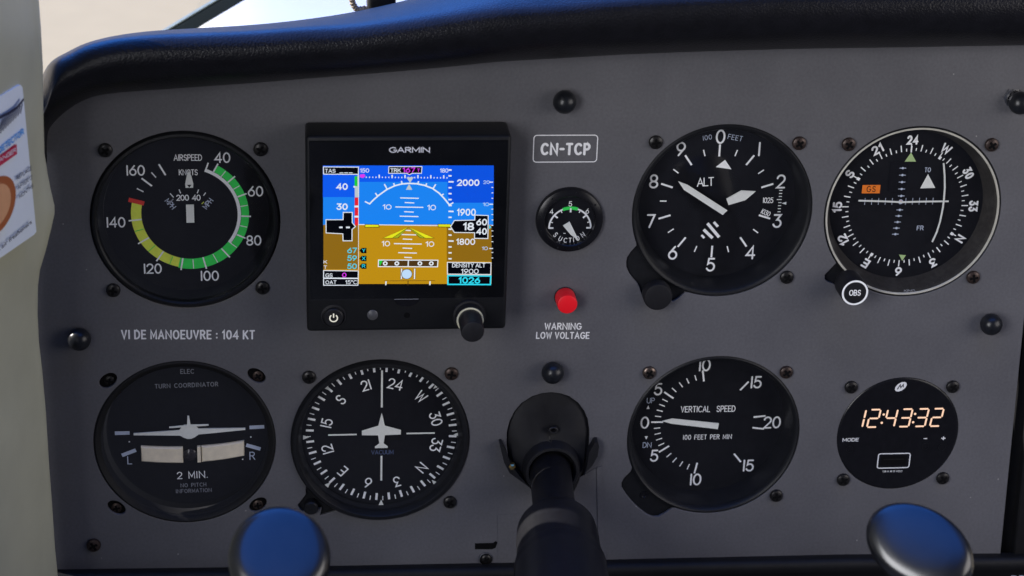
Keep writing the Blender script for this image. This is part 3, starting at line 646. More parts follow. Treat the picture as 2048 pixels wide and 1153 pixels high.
m_ = MB(); m_.tube([(15.0, 8.9, 20.2), (16.0, 8.6, 14.5), (16.6, 8.3, 9), (16.8, 8.2, 4), (16.8, 8.2, 0), (16.3, 8.3, -6.7), (15.4, 8.5, -12), (14.0, 8.9, -16.8)], .42, 'needle_white', 8); m_.build('deviation_bar', obs, loc=(-.6, 0, -.4))
a = Art(.9); a.text('KING', 2.8, -37.3, 1.2, 'mark_dim', .02, 5.0); a.build('maker_mark', obs, flat=True)
for x, y in ((1698, 290), (1984, 291), (1947, 556)): screw(obs, CEN['obs'], x, y, 'screw_brown')
c = at(1710, 586, -15); kx, kz = c.x-CEN['obs'][0], c.z-CEN['obs'][1]
m_ = MB(); prof = []
rows = []
for r, y in ((4.2, 1.7), (4.2, -3), (6.1, -3.2), (6.2, -4), (6.2, -14.2), (5.9, -14.9), (5.2, -15)):
    rows.append([(kx+(r-(.14 if k % 2 and 4.3 < r and y > -14 else 0))*math.cos(2*math.pi*k/64), y, kz+(r-(.14 if k % 2 and 4.3 < r and y > -14 else 0))*math.sin(2*math.pi*k/64)) for k in range(64)])
m_.rows(rows, 'knob_rubber', True, False, True); kn = m_.build('course_knob', obs)
a = Art(-15.03); a.band(kx, kz, 5.0, 5.85, 0, 360, 'mark_white', 60); a.stroke('OBS', kx, kz, 2.4, .4, 'mark_white', 0, .85, 1.3); a.build('knob_lettering', kn, flat=True)

# ---- vertical speed indicator
vsi = instrument('vsi', 'vertical_speed_indicator', 'vertical speed gauge, its single white pointer at zero, below the altimeter', depth=14,
    bez=[(39.6, 1.6), (39.5, .4), (38.8, 0), (38.0, .4), (37.5, 1.5), (36.4, 6), (35.3, 14.4)], glass_y=2.6, rin=37.3)
def d_vsi(a):
    W_ = 'mark_white'
    for t in (271.4, 306.2, 350.5, 236.2, 190.4, 40.4, 141.2, 84.0, 98.5): a.tick(21.1, 26.7, t, .82, W_)
    for t in (278.4, 285.6, 292.4, 299, 314.6, 324, 332.6, 341.7, 264.3, 257.3, 250.3, 243.2, 226.8, 217.6, 208.4, 199.4): a.tick(22.5, 25.4, t, .5, W_)
    for s_, x, z in (('10', -3.7, 29.1), ('5', -24.4, 17.4), ('0', -29.7, .6), ('5', -24.3, -16.5), ('10', -4.1, -29.3), ('15', 20.8, 20.1), ('20', 29.9, -.5), ('15', 20.4, -22.6)): a.stroke(s_, x, z, 5.4, .82, W_, 0, 1, 1.2)
    a.stroke('UP', -27.6, 11.8, 2.5, .34, 'mark_blue_grey', 0, 1, 1.2); a.stroke('DN', -28.0, -10.8, 2.5, .34, 'mark_blue_grey', 0, 1, 1.2)
    a.poly([(-28.6, 9.4), (-29.4, 7.6), (-27.9, 7.6)], W_); a.poly([(-28.6, -8.0), (-27.9, -6.3), (-29.4, -6.3)], W_)
    a.stroke('VERTICAL  SPEED', -.7, 7.1, 2.8, .36, W_, 0, .82, 1.15); a.stroke('100 FEET PER MIN', -.1, -7.1, 2.2, .29, W_, 0, .84, 1.55)
dial(vsi, 'vsi', 14, (.3, .1), 36.5, d_vsi)
needle(vsi, [([(-21.8, 2.0), (-17.5, .65), (4.4, -3.5+.9), (4.7, .3), (-17.3, 3.2)], 'needle_white')], 12.8, (.2, -.1))
for x, y, mm in ((1299, 747, 'screw_worn'), (1573, 746, 'screw_brown'), (1553, 993, 'screw_black')): screw(vsi, CEN['vsi'], x, y, mm)
c = zpt('vsi', 212, 935, 1.7); m_ = MB(); m_.lathe([(1.9, 1.7), (1.8, 1.35), (1.2, 1.3), (.9, 1.6), (.01, 1.62)], 'bezel_gloss', cx=c[0]-CEN['vsi'][0], cz=c[1]-CEN['vsi'][1], n=24); m_.build('zero_screw', vsi)

# ---- clock
clk = empty('panel_clock', (CEN['clk'][0], 0, CEN['clk'][1]), 'small round black digital clock showing 12:43:32 with a charging port', 'clock', 'round gauges in the grey panel')
m_ = MB(); m_.lathe([(28.35, 1.7), (28.3, .2), (27.9, -.15), (27.3, -.2), (.01, -.2)], 'bezel_gloss', n=80); m_.build('clock_body', clk, 40)
a = Art(-.22)
em = Art(-.22); em.disc(-1.2, 24, 3.0, 'logo_white', 1.9, 32, R(38)); em.line([(-2.6, 22.9), (-1.6, 25.0), (-1.2, 23.4), (-.1, 25.2), (-.1, 23.9)], .5, 'bezel_gloss'); em.build('emblem', clk, flat=True)
a.text('MODE', -22, -2.4, 1.8, 'logo_white', .025, 7.6); a.rect(12.4, 14.0, -2.75, -2.3, 'logo_white'); a.rect(20.7, 22.7, -2.8, -2.3, 'logo_white'); a.rect(21.45, 21.95, -3.5, -1.6, 'logo_white')
a.frame(-8.1, 6.9, -17.3, -9.9, .5, 'logo_white', 1.0); a.rect(-6.6, 5.3, -15.9, -11.3, 'slot_black'); a.rect(-5.5, 4.2, -13.1, -12.6, 'screw_black')
a.text('1.8 A @ 5 VDC', -.7, -19, .95, 'logo_white', .02, 9.5)
for x, z in ((13.6, -6.4), (21.5, -7), (-22, -7)): a.band(x, z, 1.5, 1.75, 0, 360, 'bezel_black', 24)
a.build('clock_lettering', clk, flat=True)
SEG = {'0': 'abcdef', '1': 'bc', '2': 'abged', '3': 'abgcd', '4': 'fgbc', '5': 'afgcd', '6': 'afgedc', '7': 'abc', '8': 'abcdefg', '9': 'abcdfg'}
a = Art(-.22)
def seg7(ch, cx, cz, w=4.6, h=8.8, sh=.12, t=.78):
    P = {'a': ((-.5, .5), (.5, .5)), 'b': ((.5, .5), (.5, 0)), 'c': ((.5, 0), (.5, -.5)), 'd': ((-.5, -.5), (.5, -.5)), 'e': ((-.5, 0), (-.5, -.5)), 'f': ((-.5, .5), (-.5, 0)), 'g': ((-.5, 0), (.5, 0))}
    for s_ in SEG[ch]:
        (x0, z0), (x1, z1) = P[s_]; x0, x1, z0, z1 = x0*w, x1*w, z0*h, z1*h; dx, dz = x1-x0, z1-z0; L = math.hypot(dx, dz); i = .62; x0 += dx/L*i; x1 -= dx/L*i; z0 += dz/L*i; z1 -= dz/L*i
        a.line([(cx+x0+sh*z0, cz+z0), (cx+x1+sh*z1, cz+z1)], t, 'digit_glow')
for ch, x in (('1', -19.0), ('2', -12.2), ('4', -4.2), ('3', 2.7), ('3', 10.3), ('2', 17.3)): seg7(ch, x, 8.3)
for x in (-8.1, 6.6):
    for z in (2.1, -2.1): a.disc(x+.12*z, 8.2+z, .55, 'digit_glow', n=16)
a.build('time_digits', clk, flat=True)
for x, y in ((1703, 776), (1906, 775), (1886, 958), (1687, 961)): screw(clk, CEN['clk'], x, y, 'screw_black')

# ---- suction gauge
sc0 = at(1140, 443, -3); suc = empty('suction_gauge', (sc0.x, 0, sc0.z), 'small suction gauge with a green band, between the display and the altimeter', 'gauge', 'round gauges in the grey panel')
m_ = MB(); m_.lathe([(14.6, 0), (14.6, -1.2), (14.2, -2.4), (12.6, -3.1), (11.4, -3.3), (11.0, -2.9), (10.8, -.5), (10.4, -.2)], 'bezel_gloss', n=72)
for t in (35, 80, 128, 170, 200, 248, 290, 330):
    c_, s_ = math.cos(R(t)), math.sin(R(t)); m_.box(13.0*c_-.35, 13.0*c_+.35, -3.3, -2.4, 13.0*s_-.35, 13.0*s_+.35, 'bezel_black', .1)
m_.build('bezel', suc, 40)
a = Art(-.3); a.disc(0, 0, 10.9, 'dial_black')
sp = lambda u, v: (lambda p: (p.x-sc0.x, p.z-sc0.z))(at(1030+u/2.0957, 150+v/2.0957, -.4))
c0 = sp(230, 642); ra = (sp(322, 642)[0]-sp(140, 642)[0])/2
a.band(c0[0], c0[1], ra-.75, ra, -92, 92, 'mark_white'); a.band(c0[0], c0[1], ra-1.1, ra+.35, -22, 20, 'arc_green')
for t in (-90, -72, -50, -28, 0, 28, 50, 72, 90): a.tick(ra-(2.3 if t in (-90, -50, 0, 50, 90) else 1.6), ra-.3, t, .75 if t in (-90, -50, 0, 50, 90) else .45, 'mark_white', c0[0], c0[1])
for s_, u, v in (('4', 153, 575), ('5', 232, 543), ('6', 303, 573)): q = sp(u, v); a.stroke(s_, q[0], q[1]+.2, 2.1, .34, 'mark_white')
for s_, u, v, r_ in (('S', 170, 670, 40), ('U', 190, 687, 26), ('C', 211, 693, 10), ('T', 231, 693, 0), ('I', 245, 691, -8), ('O', 262, 685, -20), ('N', 284, 670, -35)): q = sp(u, v); a.stroke(s_, q[0], q[1], 2.0, .3, 'mark_white', r_, .9)
q = sp(207, 664); a.rect(q[0]-.5, q[0]+.5, q[1]-.15, q[1]+.15, 'mark_white')
a.build('dial', suc, flat=True)
q = [sp(*p) for p in ((200, 630), (228, 613), (246, 650), (268, 695), (232, 668))]
needle(suc, [(q[::-1], 'needle_white')], -.8, (0, 0), th=.3)
gl = MB(); gl.lathe([(10.9, -2.6), (.02, -2.75)], 'dial_glass', n=48); gl.build('glass', suc, 60, face_view=True)

# ---- electronic flight display
FD = -19.6
e0 = [at(612, 271, FD), at(1023, 273, FD), at(1012, 661, FD), at(613, 663, FD)]
ex0, ex1 = (e0[0].x+e0[3].x)/2, (e0[1].x+e0[2].x)/2; ez1, ez0 = (e0[0].z+e0[1].z)/2, (e0[2].z+e0[3].z)/2
ec = ((ex0+ex1)/2, (ez0+ez1)/2)
efd = empty('flight_display', (ec[0], 0, ec[1]), 'square black electronic flight display lit in blue and amber, with knob below', 'display screen')
hw, hh = (ex1-ex0)/2, (ez1-ez0)/2
m_ = MB(); m_.box(-hw, hw, FD, -.02, -hh, hh, 'body_black', 1.6); m_.build('housing', efd, 40)
EP = lambda px, py, y=FD: (lambda p: (p.x-ec[0], p.z-ec[1]))(at(px, py, y))
zs = EP(815, 597)[1]
a = Art(FD-.05); a.rect(-hw+1.4, hw-1.4, zs, hh-2.0, 'face_gloss'); a.build('front_panel', efd, flat=True)
gl = MB(); gl.add([(-hw+1.4, FD-1.7, zs), (hw-1.4, FD-1.7, zs), (hw-1.4, FD-1.7, hh-2), (-hw+1.4, FD-1.7, hh-2)], [[0, 1, 2, 3]], 'display_glass'); gl.build('cover_glass', efd, flat=True)
a = Art(FD-.12); q = EP(819, 300); a.text('GARMIN', q[0], q[1], 2.5, 'logo_white', .03, 16.8)
a.build('maker_mark', efd, flat=True)
zsc = lambda u, v: EP(630+u/4.435, 320+v/4.435)
a = Art(FD-.14, .006)
def SP(*pts): return [zsc(*p) for p in pts]
def SR(u0, v0, u1, v1, m): a.poly(SP((u0, v1), (u1, v1), (u1, v0), (u0, v0)), 'screen_'+m)
def SL(pts, w, m, cap=False): a.line(SP(*pts), w/4.435/4.6, 'screen_'+m, cap)
def ST(t, u0, u1, v0, v1, m, bold=.03):
    p, q = zsc(u0, (v0+v1)/2), zsc(u1, (v0+v1)/2); h = zsc(u0, v0)[1]-zsc(u0, v1)[1]
    if v1-v0 < 48: bold *= .45
    a.text(t, (p[0]+q[0])/2, (p[1]+q[1])/2, h*1.04, 'screen_'+m, bold, q[0]-p[0], -math.degrees(math.atan2(q[1]-p[1], q[0]-p[0])))
def SO(pts, fill, edge='white', w=7): a.poly(SP(*pts)[::-1], 'screen_'+fill); SL(pts+[pts[0]], w, edge)
SR(70, 50, 1585, 330, 'sky_blue'); SR(72, 330, 1580, 578, 'sky_mid'); SR(390, 195, 1175, 578, 'sky_mid'); SR(75, 575, 1565, 1100, 'ground'); 
SR(72, 128, 388, 330, 'sky_blue'); SR(75, 575, 385, 970, 'ground_tape'); SR(1168, 580, 1565, 900, 'ground_tape'); SR(1190, 52, 1583, 380, 'sky_tape')
SL([(388, 573), (1100, 583)], 7, 'white')
# heading tape
ST('150', 398, 480, 76, 112, 'white'); ST('180', 1108, 1182, 76, 112, 'white')
for i in range(26):
    u = 455+i*28.6; v = 152+i*.2; big = i % 4 == 0 and i > 0; SL([(u, v-(22 if big else 5)), (u, v+7)], 11 if big else 8, 'white')
SO([(400, 130), (435, 125), (445, 142), (425, 158), (398, 150)], 'magenta', 'magenta', 3)
SO([(655, 58), (948, 58), (944, 117), (862, 117), (838, 130), (812, 117), (652, 117)], 'black', 'white', 6)
ST('TRK', 668, 762, 74, 108, 'white', .04); ST('167', 776, 888, 66, 110, 'magenta', .04); ST('T', 905, 930, 76, 106, 'magenta', .03)
# bank arc
cu_, cv_, rr = 832, 620, 414
A_ = [(832+x*1.0, y) for x, y in ()]
arc_pts = [(484, 388), (520, 350), (570, 308), (640, 258), (710, 226), (770, 211), (836, 206), (900, 209), (965, 222), (1040, 250), (1100, 292), (1150, 345), (1190, 395)]
SL(arc_pts, 12, 'white', True); SL([(484, 388), (442, 366)], 11, 'white'); SL([(1190, 398), (1226, 376)], 11, 'white')
for p, q in (((555, 318), (535, 292)), ((638, 256), (615, 212)), ((705, 226), (697, 204)), ((772, 208), (766, 184)), ((912, 208), (918, 186)), ((980, 228), (990, 206)), ((1046, 252), (1070, 214)), ((1120, 312), (1140, 300))): SL([p, q], 11, 'white')
a.poly(SP((810, 152), (876, 150), (842, 200))[::-1], 'screen_grey'); a.poly(SP((834, 210), (806, 262), (862, 262))[::-1], 'screen_grey')
for v0, u0, u1 in ((336, 755, 920), (377, 795, 880), (416, 712, 960), (458, 790, 875), (498, 750, 918), (540, 790, 872)): SL([(u0, v0-2), (u1, v0+2)], 9, 'white')
for v0, u0, u1 in ((622, 800, 850), (660, 760, 897), (700, 778, 862), (741, 700, 946), (780, 776, 862), (821, 737, 902), (862, 790, 858)): SL([(u0, v0-2), (u1, v0+2)], 9, 'white')
for t, u0, u1, v0, v1 in (('10', 598, 678, 392, 436), ('10', 993, 1072, 396, 442), ('10', 590, 664, 716, 762), ('10', 978, 1056, 720, 765)): ST(t, u0, u1, v0, v1, 'white')
SO([(443, 568), (565, 570), (568, 592), (443, 594)], 'yellow', 'black', 5); SO([(1090, 566), (1200, 566), (1212, 580), (1200, 592), (1090, 590)], 'yellow', 'black', 5)
SO([(828, 592), (600, 690), (685, 690)], 'yellow', 'brown', 5); SO([(822, 600), (685, 690), (735, 688)], 'olive', 'brown', 5)
SO([(828, 592), (1058, 690), (975, 690)], 'yellow', 'brown', 5); SO([(834, 600), (975, 690), (930, 686)], 'olive', 'brown', 5)
# speed tape
SO([(74, 58), (386, 60), (384, 124), (76, 122)], 'black'); ST('TAS', 88, 182, 76, 110, 'white'); 
for u in (216, 258, 300): SL([(u, 110), (u+34, 110)], 6, 'white')
ST('40', 188, 290, 204, 260, 'white'); ST('30', 190, 290, 382, 438, 'white')
SR(350, 140, 376, 232, 'green'); SR(376, 130, 390, 325, 'grey'); SR(352, 228, 388, 326, 'grey'); SR(352, 328, 384, 575, 'red'); SR(348, 400, 388, 416, 'white'); SR(348, 490, 388, 505, 'white'); SR(340, 226, 356, 240, 'white')
SL([(386, 128), (384, 970)], 4, 'white')
SO([(97, 525), (248, 525), (250, 460), (330, 460), (330, 552), (358, 585), (328, 612), (328, 712), (248, 712), (246, 650), (98, 642)], 'black'); SR(214, 586, 244, 600, 'white'); SR(275, 586, 308, 600, 'white')
for t, v0 in (('67', 774), ('59', 842), ('50', 914)): ST(t, 286, 370, v0, v0+46, 'cyan', .03)
for t, v0 in (('Y', 774), ('X', 844), ('R', 912)): a.poly(SP((392, v0+24), (414, v0), (456, v0), (456, v0+48), (414, v0+48))[::-1], 'screen_black'); ST(t, 416, 446, v0+8, v0+38, 'cyan', .03)
ST('K', 76, 108, 884, 912, 'white'); ST('T', 76, 106, 930, 960, 'white')
SO([(76, 974), (384, 978), (382, 1042), (76, 1040)], 'black'); ST('GS', 92, 156, 1000, 1034, 'white'); ST('0', 240, 278, 994, 1034, 'magenta', .05)
SO([(76, 1044), (382, 1046), (380, 1104), (76, 1104)], 'black'); ST('OAT', 92, 190, 1062, 1094, 'white'); ST('15°C', 268, 372, 1060, 1094, 'white')
# altitude tape
for i in range(17):
    v = 82+i*52.4; big = i in (2, 7, 12); SL([(1182, v), (1228 if big else 1210, v+1)], 13, 'white') if not 540 < v < 600 else None
ST('2000', 1258, 1456, 166, 222, 'white'); ST('1900', 1256, 1424, 426, 486, 'white', .02); ST('1800', 1250, 1418, 690, 744, 'white', .02)
for i in range(15):
    v = 188+i*48; 
    if i not in (0, 4, 12): SL([(1562, v), (1578, v)], 7, 'white')
ST('20', 1490, 1546, 174, 204, 'pale'); ST('10', 1486, 1542, 370, 400, 'pale'); ST('10', 1476, 1530, 760, 790, 'pale')
for v in (188, 384, 776): SL([(1544, v), (1576, v)], 9, 'white')
SO([(1200, 582), (1234, 528), (1414, 524), (1416, 480), (1534, 484), (1530, 688), (1412, 686), (1412, 636), (1234, 634)], 'black')
ST('18', 1310, 1408, 548, 614, 'white'); ST('60', 1428, 1524, 514, 570, 'white'); ST('40', 1428, 1522, 596, 652, 'white')
a.poly(SP((1542, 566), (1560, 586), (1542, 604))[::-1], 'screen_cyan')
SO([(1172, 898), (1558, 902), (1556, 1006), (1172, 1002)], 'black'); ST('DENSITY ALT', 1214, 1508, 906, 942, 'white'); ST('1900', 1292, 1448, 956, 998, 'white')
SO([(1176, 1014), (1556, 1018), (1552, 1094), (1176, 1092)], 'black', 'cyan', 12); ST('1026', 1270, 1462, 1028, 1084, 'cyan', .035)
# slip and turn
SO([(562, 876), (1088, 878), (1084, 936), (560, 934)], 'brown', 'white', 8); SL([(826, 878), (824, 934)], 9, 'white'); a.poly(SP((566, 880), (600, 880), (574, 930))[::-1], 'screen_green')
for u in (621, 724, 928, 1029):
    q = zsc(u, 906); a.band(q[0], q[1], .45, .98, 0, 360, 'screen_white', 20)
for u in (766, 882): SL([(u, 950), (u-2, 1046)], 17, 'brown'); SL([(u, 952), (u-2, 1044)], 10, 'white')
q = zsc(812, 1000); a.disc(q[0], q[1], 2.35, 'screen_brown'); a.disc(q[0], q[1], 2.1, 'screen_pale')
SL([(610, 1060), (1060, 1058)], 4, 'brown'); SL([(824, 1056), (822, 1100)], 7, 'brown')
for u in (628, 1018): SL([(u, 1064), (u-2, 1098)], 11, 'white')
a.build('screen', efd, flat=True)
# lower controls
q = EP(667, 633); m_ = MB(); m_.lathe([(5.4, FD+.1), (5.4, FD-.3), (4.7, FD-.5), (4.5, FD-.1), (4.2, FD-.2), (4.1, FD-1.6), (3.6, FD-2.0), (.01, FD-2.0)], 'knob_rubber', cx=q[0], cz=q[1], n=40); pb = m_.build('power_button', efd)
a = Art(FD-2.03); a.band(q[0], q[1], 1.35, 1.85, 38, 322, 'power_glow', 30); a.rect(q[0]-.26, q[0]+.26, q[1]+.2, q[1]+2.1, 'power_glow'); a.build('power_symbol', pb, flat=True)
q = EP(745, 630); m_ = MB(); m_.lathe([(2.3, FD+.1), (2.3, FD-.4), (1.9, FD-.7), (.01, FD-.9)], 'sensor_grey', cx=q[0], cz=q[1], n=28); m_.build('light_sensor', efd)
q = EP(813, 597); m_ = MB(); pts = [(q[0]-5.4, q[1]-.1)]+[(q[0]+5.4*math.cos(R(t)), q[1]-.1+3.4*math.sin(R(t))) for t in range(195, 346, 10)]+[(q[0]+5.4, q[1]-.1)]
m_.prism(pts, FD-.5, FD+.1, 'bezel_gloss'); cd = m_.build('card_slot_door', efd)
a = Art(FD-.55); a.rect(q[0]-5.2, q[0]+5.0, q[1]-.3, q[1]-.08, 'mark_dim'); a.build('slot_edge', cd, flat=True)
q = EP(814, 631); a = Art(FD-.03); a.disc(q[0], q[1], 1.3, 'slot_black'); a.build('card_slot_screw', efd, flat=True)
q = EP(938, 630); m_ = MB(); m_.lathe([(7.2, FD+.1), (7.2, FD-.8), (6.9, FD-1.4), (6.0, FD-1.6)], 'knob_rubber', cx=q[0], cz=q[1], n=48)
m_.lathe([(5.9, FD-1.5), (5.9, FD-5.5), (5.4, FD-5.8), (5.0, FD-5.8), (4.9, FD-17.5), (4.5, FD-18.4), (3.8, FD-18.6), (.01, FD-18.6)], 'knob_rubber', cx=q[0], cz=q[1], n=48); kn = m_.build('control_knob', efd)
m_ = MB(); m_.lathe([(5.75, FD-5.85), (5.7, FD-5.95), (5.05, FD-5.95), (5.0, FD-5.85)], 'knob_lume', cx=q[0], cz=q[1], n=48); m_.build('knob_ring', kn)

# ---- low voltage warning lamp
c = at(1135, 610, -9); wl = empty('warning_lamp', (c.x, 0, c.z), 'red low voltage warning lamp below the suction gauge', 'warning lamp')
m_ = MB(); m_.lathe([(4.75, -.02), (4.75, -.5), (4.5, -.7)], 'bezel_black', n=40); m_.build('collar', wl)
m_ = MB(); m_.lathe([(4.45, -.5), (4.45, -8.2), (4.2, -8.8), (3.7, -9.0), (.01, -9.05)], 'red_plastic', n=48); m_.build('lens', wl)

# ---- black dome caps over the panel fasteners
for px, py, lab in ((1130, 206, 'black dome cap above the registration placard'), (158, 681, 'black dome cap near the door post, beside the manoeuvre speed placard'), (1106, 748, 'black dome cap between the warning placard and the yoke tube'),
                    (1984, 651, 'black dome cap above the digital clock'), (2042, 208, 'black dome cap cut off by the frame edge, beside the course gauge')):
    c = at(px, py, -5); r = 5.0
    o = empty('dome_cap', (c.x, 0, c.z), lab, 'cap', 'black dome caps on the grey panel')
    m_ = MB(); m_.lathe([(2.6, -.02), (2.6, -2.4)]+[(r*math.sin(R(t)), -4.0-r*math.cos(R(t))*.98+ (0)) for t in (118, 108, 98, 90, 80, 70, 58, 46, 34, 22, 11, .2)], 'cap_black', n=48); m_.build('cap', o, 60)
    if px == 2042:
        m_ = MB(); m_.lathe([(4.2, 0), (4.2, -1.2), (2.5, -1.4)], 'steel', cx=-2.5, cz=1.5, n=6); m_.build('washer', o)
# ---- odd fasteners on the sheet
for px, py, mm, nm, lab in ((187, 1092, 'screw_brown', 'panel_screw', 'rusty brown screw low on the panel below the turn coordinator'), (972, 1119, 'screw_black', 'quarter_turn_fastener', 'black round fastener with a bright ring below the slot by the yoke tube')):
    c = at(px, py, -1); o = empty(nm, (c.x, 0, c.z), lab, 'screw')
    m_ = MB(); screw_mesh(m_, mm, 3.2 if mm == 'screw_brown' else 2.5, -.02); m_.build('head', o)
    if mm != 'screw_brown': m_ = MB(); m_.lathe([(3.3, -.05), (3.2, -.7), (2.8, -.8), (2.6, -.1)], 'steel', n=32); m_.build('ring', o)

# ------------------------------------------------------------------ yoke: housing, tube, wheel horns
YX, YZ = 20.0, -87.5
yk = empty('control_yoke', (YX, 0, YZ), 'black control yoke: tube out of the panel and two glossy grip tops at the bottom', 'control yoke')
loc = lambda x, y, z: (x-YX, y, z-YZ)
m_ = MB(); hp = [(x-YX, z-YZ) for x, z in YKP][::-1]
cxh, czh = sum(p[0] for p in hp)/len(hp), sum(p[1] for p in hp)/len(hp)
def ring(f, yf): return [(cxh+(x-cxh)*f, yf(z), czh+(z-czh)*f) for x, z in hp]
m_.rows([ring(1.12, lambda z: 2.2), ring(.95, lambda z: 1.6-(.02*(20-z))), ring(.9, lambda z: .6-.06*(20-z)), ring(.4, lambda z: .2-.08*(20-z)), ring(.02, lambda z: .1-.08*(20-z))], 'housing_black', True)
m_.build('housing', yk, 50)
m_ = MB(); m_.lathe([(9.6, 4), (9.9, -5.5), (10.8, -6.6), (12.0, -6.4), (12.6, -5), (13.4, 0), (14, 3)], 'housing_black', cx=.3, cz=.5, n=56); m_.build('collar', yk, 50)
c = at(1106, 858, 0); m_ = MB(); m_.lathe([(2.3, .2), (2.2, -1.6), (1.7, -2.0), (1.3, -1.9), (1.0, .4)], 'housing_black', cx=c.x-YX, cz=c.z-YZ, n=28, sz=.75); m_.build('pivot_boss', yk)
AX = (-.075, -1, .0)
m_ = MB(); m_.lathe([(9.3, -8), (9.3, 70)], 'shaft_black', n=56, axis=AX, org=(0, 0, -.5)); m_.build('shaft', yk)
m_ = MB(); m_.lathe([(9.2, 54), (13.2, 54.6), (15.6, 56.5), (17.0, 60), (17.6, 68), (17.8, 88), (18.9, 88.8), (19.2, 90.5), (18.8, 92.5), (19.0, 96), (19.6, 110), (20, 196)], 'shaft_black', n=64, axis=AX, org=(0, 0, -.5)); m_.build('sleeve', yk, 40)
for sgn, pts in ((-1, ((100, 482), (112, 478), (135, 520), (150, 570), (200, 640), (262, 706), (215, 672), (150, 625), (122, 572))), (1, ((600, 468), (606, 490), (598, 540), (570, 590), (538, 622), (530, 640), (545, 585), (556, 520), (585, 470)))):
    q = [zpt('yk', *p, -5) for p in pts]; m_ = MB(); m_.prism([(x-YX, z-YZ) for x, z in (q if sgn < 0 else q[::-1])], -5.6, -.3, 'housing_black'); m_.build('bracket', yk)
c = zpt('yk', 163, 592, -5); m_ = MB(); m_.lathe([(1.7, -4.0), (1.6, -6.2), (1.0, -6.8), (.01, -6.9)], 'brass', cx=c[0]-YX, cz=c[1]-YZ, n=6); m_.build('bracket_bolt', yk)
# wheel at y = -200: hub, arms and two horns
HY = -205
hub = Vector((4, HY, -96))
m_ = MB(); m_.box(hub.x-32-YX, hub.x+32-YX, HY-16, HY+14, hub.z-16-YZ, hub.z+12-YZ, 'yoke_black', 5); m_.build('hub', yk)
def horn(px, py, nrm, r, sxx, szz, path, tw=0):
    c = at(px, py, HY); a_ = Vector(nrm).normalized(); mb = MB()
    top = c; u = a_.cross(Vector((0, 0, 1))).normalized(); w = u.cross(a_); u, w = u*math.cos(R(tw))+w*math.sin(R(tw)), w*math.cos(R(tw))-u*math.sin(R(tw))
    prof = [(.01, 1.2), (.3, 1.15), (.55, .95), (.74, .55), (.86, -.1), (.935, -1.1), (.98, -2.6), (1, -5), (.99, -8), (.95, -12), (.85, -20), (.76, -30)]
    P = [top + a_*-3]
    rows = []
    for f, h in prof: rows.append([tuple(top + a_*h + u*(r*f*sxx*math.cos(2*math.pi*k/56)) + w*(r*f*szz*math.sin(2*math.pi*k/56)) - Vector((YX, 0, YZ))) for k in range(56)])
    end = top + a_*-30; tgt = hub + Vector((path, 0, -4)); n = 12
    for i in range(1, n+1):
        t = i/n; mid = end + Vector((25 if path > 0 else -8, 0, -80)); p = end*(1-t)**2 + mid*(2*t*(1-t)) + tgt*t*t
        rr = r*(.76-.16*t); rows.append([tuple(p + u*(rr*sxx*math.cos(2*math.pi*k/56)) + w*(rr*szz*math.sin(2*math.pi*k/56)) - Vector((YX, 0, YZ))) for k in range(56)])
    mb.rows(rows, 'yoke_black', True, True, True); mb.build('grip', yk, 60)
mf = -CF
HT2 = 22
horn(559, 1104, mf*.84 + CU*.50 + CR*.10, 17.4, 1, 1.05, -25)
horn(1838, 1088, mf*.88 + CU*.40 - CR*.22, 17.0, 1.2, .84, 25, HT2)

# ------------------------------------------------------------------ glareshield
SH = [  # inner (panel side) edge, ridge, outer edge, all photo pixels
 ((92, 330), (70, 300), (40, 250)), ((93, 275), (72, 230), (60, 190)), ((104, 250), (88, 190), (84, 155)), ((128, 226), (108, 138), (104, 126)), ((158, 206), (145, 114), (138, 106)), ((190, 193), (179, 98), (172, 90)), ((235, 186), (231, 86), (222, 76)), ((300, 181), (298, 79), (290, 66)), ((400, 174), (400, 75), (396, 59)),
 ((500, 167), (500, 71), (498, 53)), ((600, 159), (600, 64), (600, 43)), ((700, 151), (700, 59), (702, 28)), ((800, 143), (800, 46), (804, 6)), ((900, 134), (900, 31), (905, -22)), ((1000, 124), (1000, 16), (1004, -50)),
 ((1120, 117), (1120, 8), (1124, -74)), ((1260, 109), (1260, -4), (1262, -92)), ((1420, 103), (1420, -12), (1422, -104)), ((1600, 98), (1600, -18), (1600, -112)), ((1800, 95), (1800, -20), (1800, -116)), ((2048, 91), (2048, -22), (2048, -118)), ((2300, 89), (2300, -22), (2300, -118)), ((2900, 84), (2900, -26), (2900, -122))]
def cr3(p0, p1, p2, p3, t): return .5*((2*p1)+(-p0+p2)*t+(2*p0-5*p1+4*p2-p3)*t*t+(-p0+3*p1-3*p2+p3)*t**3)
rows = []
base = []
for i_, r_, o_ in SH:
    I_ = at(*i_, -14); D_ = at(*r_, -30); O_ = at(*o_, 18)
    base.append((I_, D_, O_))
fine = []
for i in range(len(base)-1):
    for s_ in range(5):
        t = s_/5; g4 = [base[max(0, min(len(base)-1, i+k))] for k in (-1, 0, 1, 2)]
        fine.append(tuple(cr3(g4[0][c_], g4[1][c_], g4[2][c_], g4[3][c_], t) for c_ in range(3)))
